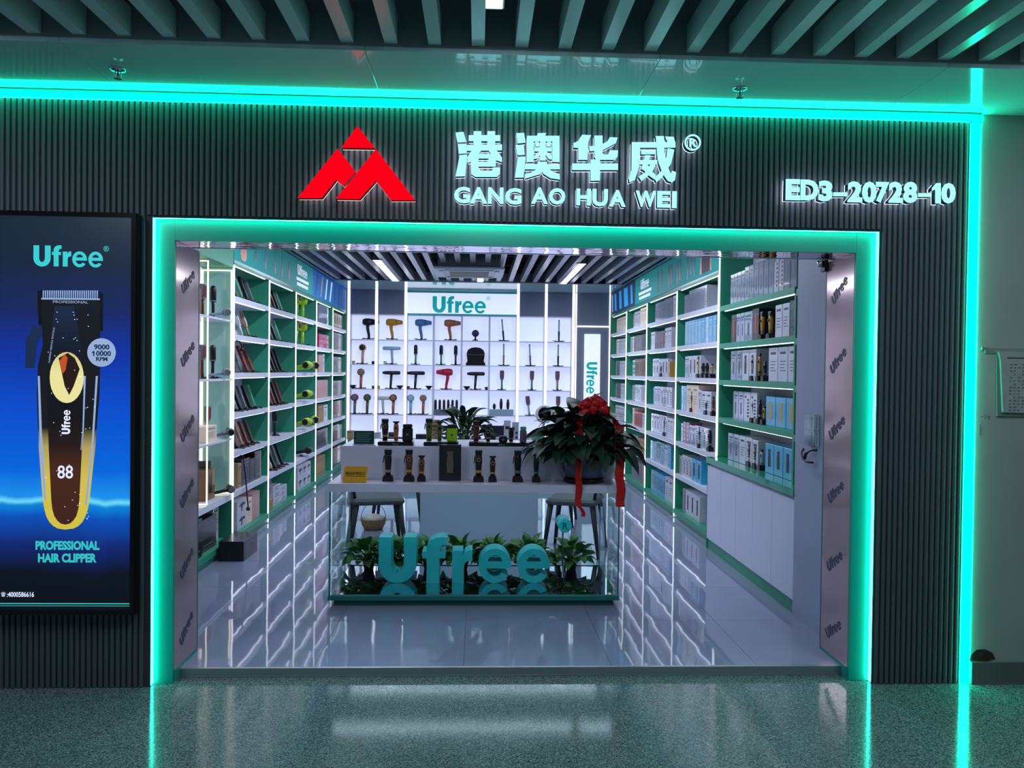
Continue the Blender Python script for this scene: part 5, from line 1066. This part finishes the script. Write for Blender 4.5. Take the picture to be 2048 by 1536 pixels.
def tray(px0, px1, label):
    a, b = top_spot(px0, 1.58), top_spot(px1, 1.58); w = b[0]-a[0]
    t = thing('display_tray', label, 'tray', ((a[0]+b[0])/2, 1.58, RZT+.0005), 0, GD); part('tray', None, CB(-w/2, w/2, -.06, .06, 0, .026, .005), M_BLACKG, t); part('word_mark', None, lambda m: logo(m, rectM((-.02, -.0605, .006), (.045/LOGO_W, 0, 0), (0, 0, .012), (0, -.001, 0))), CL['grey'], t)
    return RZT+.027
zt = tray(757, 828, 'black display tray with golden clipper set on the riser'); tray(848, 917, 'black display tray with green clipper set on the riser'); tray(938, 1066, 'long black display tray with mixed tools on the riser'); tray(1086, 1124, 'short dark display tray tucked under the gift plant')
def ts(px): p = top_spot(px, 1.58); return (p[0], 1.58, zt)
clipper('golden dial hair clipper on the first black tray', ts(770), 0, 'black', 'gold', .165, 'clipper', False, 0, GD); clipper('golden T-blade trimmer on the first black tray', ts(792), 0, 'copper', 'gold', .15, 'trimmer', False, 0, GD)
clipper('olive green hair clipper on the second black tray', ts(858), 0, 'olive', 'olive', .17, 'clipper', False, 0, GD); clipper('olive green trimmer on the second black tray', ts(879), 0, 'olive', 'olive', .15, 'trimmer', False, 0, GD)
def shaver(label, loc, col, top='black', h=.12, w=.036):
    t = thing('foil_shaver', label, 'shaver', loc, 0, GD); part('body', ('sh', h, w), CB(-w, w, -.016, .016, 0, h*.78, .006), CL[col], t); part('head', ('shh', h, w), CB(-w*.9, w*.9, -.014, .014, h*.78, h, .005), CL[top], t); part('button', ('shb', h), lambda m: m.lathe([(.010, 0), (.008, .003)], 12, TR(0, -.016, h*.4) @ RX(math.pi/2)), CL['grey'], t)
shaver('black foil shaver on the first black tray', ts(815), 'black'); shaver('green foil shaver on the second black tray', ts(904), 'lime', 'black', .12)
clipper('brown clipper in a clear pack on the long tray', ts(952), 0, 'brown', 'red', .155, 'clipper', False, 0, GD); clipper('gold tipped trimmer lying at the middle of the long tray', ts(976), 0, 'black', 'gold', .12, 'trimmer', False, 0, GD)
shaver('small black round shaver on the long tray', ts(1006), 'black', 'grey', .045, .03); clipper('dark grey clipper near the end of the long tray', ts(1022), 0, 'black', 'black', .11, 'trimmer', False, 0, GD); shaver('grey shaver with mint cap on the long tray', ts(1046), 'grey', 'mint', .11, .024)
def ts2(px): p = top_spot(px, 1.58); return (p[0], 1.58, zt)
clipper('small dark trimmer on the short tray under the gift plant', ts2(1100), 0, 'black', 'black', .13, 'trimmer', False, 0, GD)
t = thing('mint_bowl', 'mint plastic tinting bowl on the riser near the gift plant', 'bowl', top_spot(1074, 1.80)); part('bowl', None, lambda m: m.lathe([(.028, 0), (.032, .006), (.060, .055), (.063, .06), (.056, .057), (.028, .012)], 18), CL['mint'], t); part('rim_handle', None, CB(.055, .095, -.012, .012, .052, .060, .003), CL['mint'], t)
# ------------------------------------------------------------------ service desk, chairs and things behind the counter
DY0, DY1 = 3.05, 3.65; dxa, dxb = onY(840, 1030, DY0).x, onY(1076, 1030, DY0).x
t = thing('service_desk', 'white service desk behind the glass counter', 'desk', ((dxa+dxb)/2, 3.35, FZ))
M_DESK = mat('desk_white', (200, 208, 228), .3)
wpart('front_panel', t, M_DESK, (dxa, dxb, DY0, DY0+.02, FZ+.001, .73)); wpart('side_panel', t, M_DESK, (dxa, dxa+.02, DY0+.0205, DY1, FZ+.001, .73)); wpart('side_panel', t, M_DESK, (dxb-.02, dxb, DY0+.0205, DY1, FZ+.001, .73)); wpart('top', t, M_DESK, (dxa-.03, dxb+.03, DY0-.03, DY1+.03, .7305, .76))
M_CHW = mat('chair_dark', (38, 38, 44), .5, noise=.15, nscale=10); M_CHS = mat('chair_seat', (92, 92, 98), .8, noise=.1, nscale=25)
def chair(label, x, y, rz):
    t = thing('dining_chair', label, 'chair', (x, y, FZ+.0005), rz, 'chairs around the service desk')
    part('seat', 'ch_s', CB(-.23, .23, -.22, .22, .43, .485, .02), M_CHS, t)
    part('backrest', 'ch_b', lambda m: m.prism([(-.21, .60), (.21, .60), (.19, .86), (.12, .89), (-.12, .89), (-.19, .86)], .205, .235, RX(-.0)), M_CHS, t)
    for sx in (-1, 1):
        part('leg', ('ch_lf', sx), lambda m: m.tube([(sx*.20, -.18, .43), (sx*.245, -.23, 0)], [.026, .013], 8), M_CHW, t)
        part('leg', ('ch_lr', sx), lambda m: m.tube([(sx*.20, .18, .43), (sx*.245, .24, 0)], [.026, .013], 8), M_CHW, t)
        part('back_post', ('ch_p', sx), lambda m: m.tube([(sx*.17, .19, .48), (sx*.17, .215, .66)], .014, 8), M_CHW, t)
chair('grey seated dark legged chair beside the woven basket', onY(757, 1000, 3.0).x, 2.85, math.pi*.5+.2)
chair('grey seated dark legged chair tucked behind the basket side of the desk', onY(800, 1000, 4.3).x, 4.2, math.pi)
chair('grey seated dark legged chair behind the hanging ribbons', onY(1150, 1000, 2.9).x, 2.85, -math.pi*.5-.3)
chair('grey seated dark legged chair half hidden by the desk under the gift plant', onY(1100, 1000, 4.3).x, 4.2, math.pi-.2)
c = onZ(744, 1062, FZ); t = thing('woven_basket', 'round tan basket with a thin handle on the tiled floor', 'basket', (c.x, c.y+.1, FZ+.0005))
part('bowl', None, lambda m: m.lathe([(.085, 0), (.115, .05), (.125, .10), (.128, .105), (.118, .10), (.10, .03)], 22), mat('wicker', (176, 132, 96), .7, noise=.25, nscale=40), t)
part('filling', None, lambda m: m.lathe([(.117, .09), (.09, .125), (.04, .145), (0, .15)], 16), mat('linen', (196, 186, 176), .8, noise=.2, nscale=16), t)
part('handle', None, lambda m: m.tube([(.12*math.cos(a), 0, .10+.16*math.sin(a)) for a in [math.pi*j/12 for j in range(13)]], .004, 6), M_CHROME, t)
def desk_at(px, y): p = onY(px, 900, y); return (p.x, y, .7605)
def lily_pot(t): part('pot', None, lambda m: m.lathe([(.055, 0), (.075, .20), (.078, .21), (.068, .205)], 20), mat('ribbed_white', (214, 214, 206), .5), t); part('rib', None, lambda m: [m.tube([(.0565*math.cos(a), .0565*math.sin(a), .004), (.0765*math.cos(a), .0765*math.sin(a), .2)], .004, 4) for a in [2*math.pi*k/18 for k in range(18)]], mat('ribbed_white', (214, 214, 206), .5), t)['kind'] = 'stuff'; part('soil', None, lambda m: m.lathe([(0, .19), (.067, .192)], 14), mat('soil', (40, 30, 24), .95), t)
pot_plant('desk_plant', 'dark bushy plant in a ribbed white pot on the service desk', desk_at(928, 3.30), 90, .20, .26, M_LEAFD, 9, 'lily', lily_pot, .20, None, .20, .7, 1.0, .13, .22)
c = desk_at(1089, 3.45); c = (dxb-.02, 3.45, .7605); hz = onY(1089, 828, 3.45)
t = thing('ring_fan', 'white round table fan behind the gift plant', 'fan', c)
part('ring', None, lambda m: m.lathe([(.062, -.03), (.085, -.03), (.088, 0), (.085, .03), (.062, .03), (.060, 0), (.062, -.03)], 24, TR(hz.x-c[0], 0, hz.z-c[2]) @ RX(math.pi/2)), M_ACW, t)
part('grille', None, lambda m: [m.bx(-.06, .06, -.003, .003, -.0025, .0025, TR(hz.x-c[0], 0, hz.z-c[2]) @ RY(math.pi*k/6)) for k in range(6)], M_BLACK, t)['kind'] = 'stuff'
part('hub', None, lambda m: m.lathe([(.022, -.02), (.022, .02)], 14, TR(hz.x-c[0], 0, hz.z-c[2]) @ RX(math.pi/2)), M_BLACK, t); part('stem', None, lambda m: m.tube([(0, 0, .015), ((hz.x-c[0])*.6, .0, (hz.z-c[2])*.6), ((hz.x-c[0]), 0, hz.z-c[2]-.085)], .012, 8), M_ACW, t); part('foot', None, lambda m: m.lathe([(.07, 0), (.068, .012), (.02, .02)], 18), M_ACW, t)
GDK = 'goods on the service desk'
pbox('tall pale green carton on the service desk beside the plant', desk_at(1014, 3.2), 0, .06, .06, .40, 'white', GDK); pbox('grey striped carton on the service desk beside the pale carton', desk_at(1030, 3.3), 0, .06, .08, .38, 'stripe', GDK); pbox('small white carton at the middle of the service desk', desk_at(1000, 3.15), 0, .08, .06, .25, 'white', GDK)
pbox('orange edged dark carton behind the first black tray', desk_at(845, 3.3), 0, .12, .08, .26, 'blackred', GDK); pbox('tan carton standing behind the olive clipper', desk_at(868, 3.5), 0, .10, .06, .38, 'kraft', GDK)
t = thing('carry_case', 'dark oval carry case with a cut-out grip on the service desk', 'case', desk_at(995, 3.55)); part('case', None, lambda m: m.prism([(-.11, .16), (.11, .16), (.13, .24), (.11, .33), (.06, .345), (.05, .325), (-.05, .325), (-.06, .345), (-.11, .33), (-.13, .24)], -.03, .03), mat('case_navy', (30, 34, 50), .5), t); part('stand', None, CB(-.08, .08, -.03, .03, 0, .159, .006), M_DESK, t)
# uniqueness check aid
dups = {k: v for k, v in LABELS.items() if len(v) > 1}
for k, v in list(dups.items())[:20]: print('DUP', k, v)
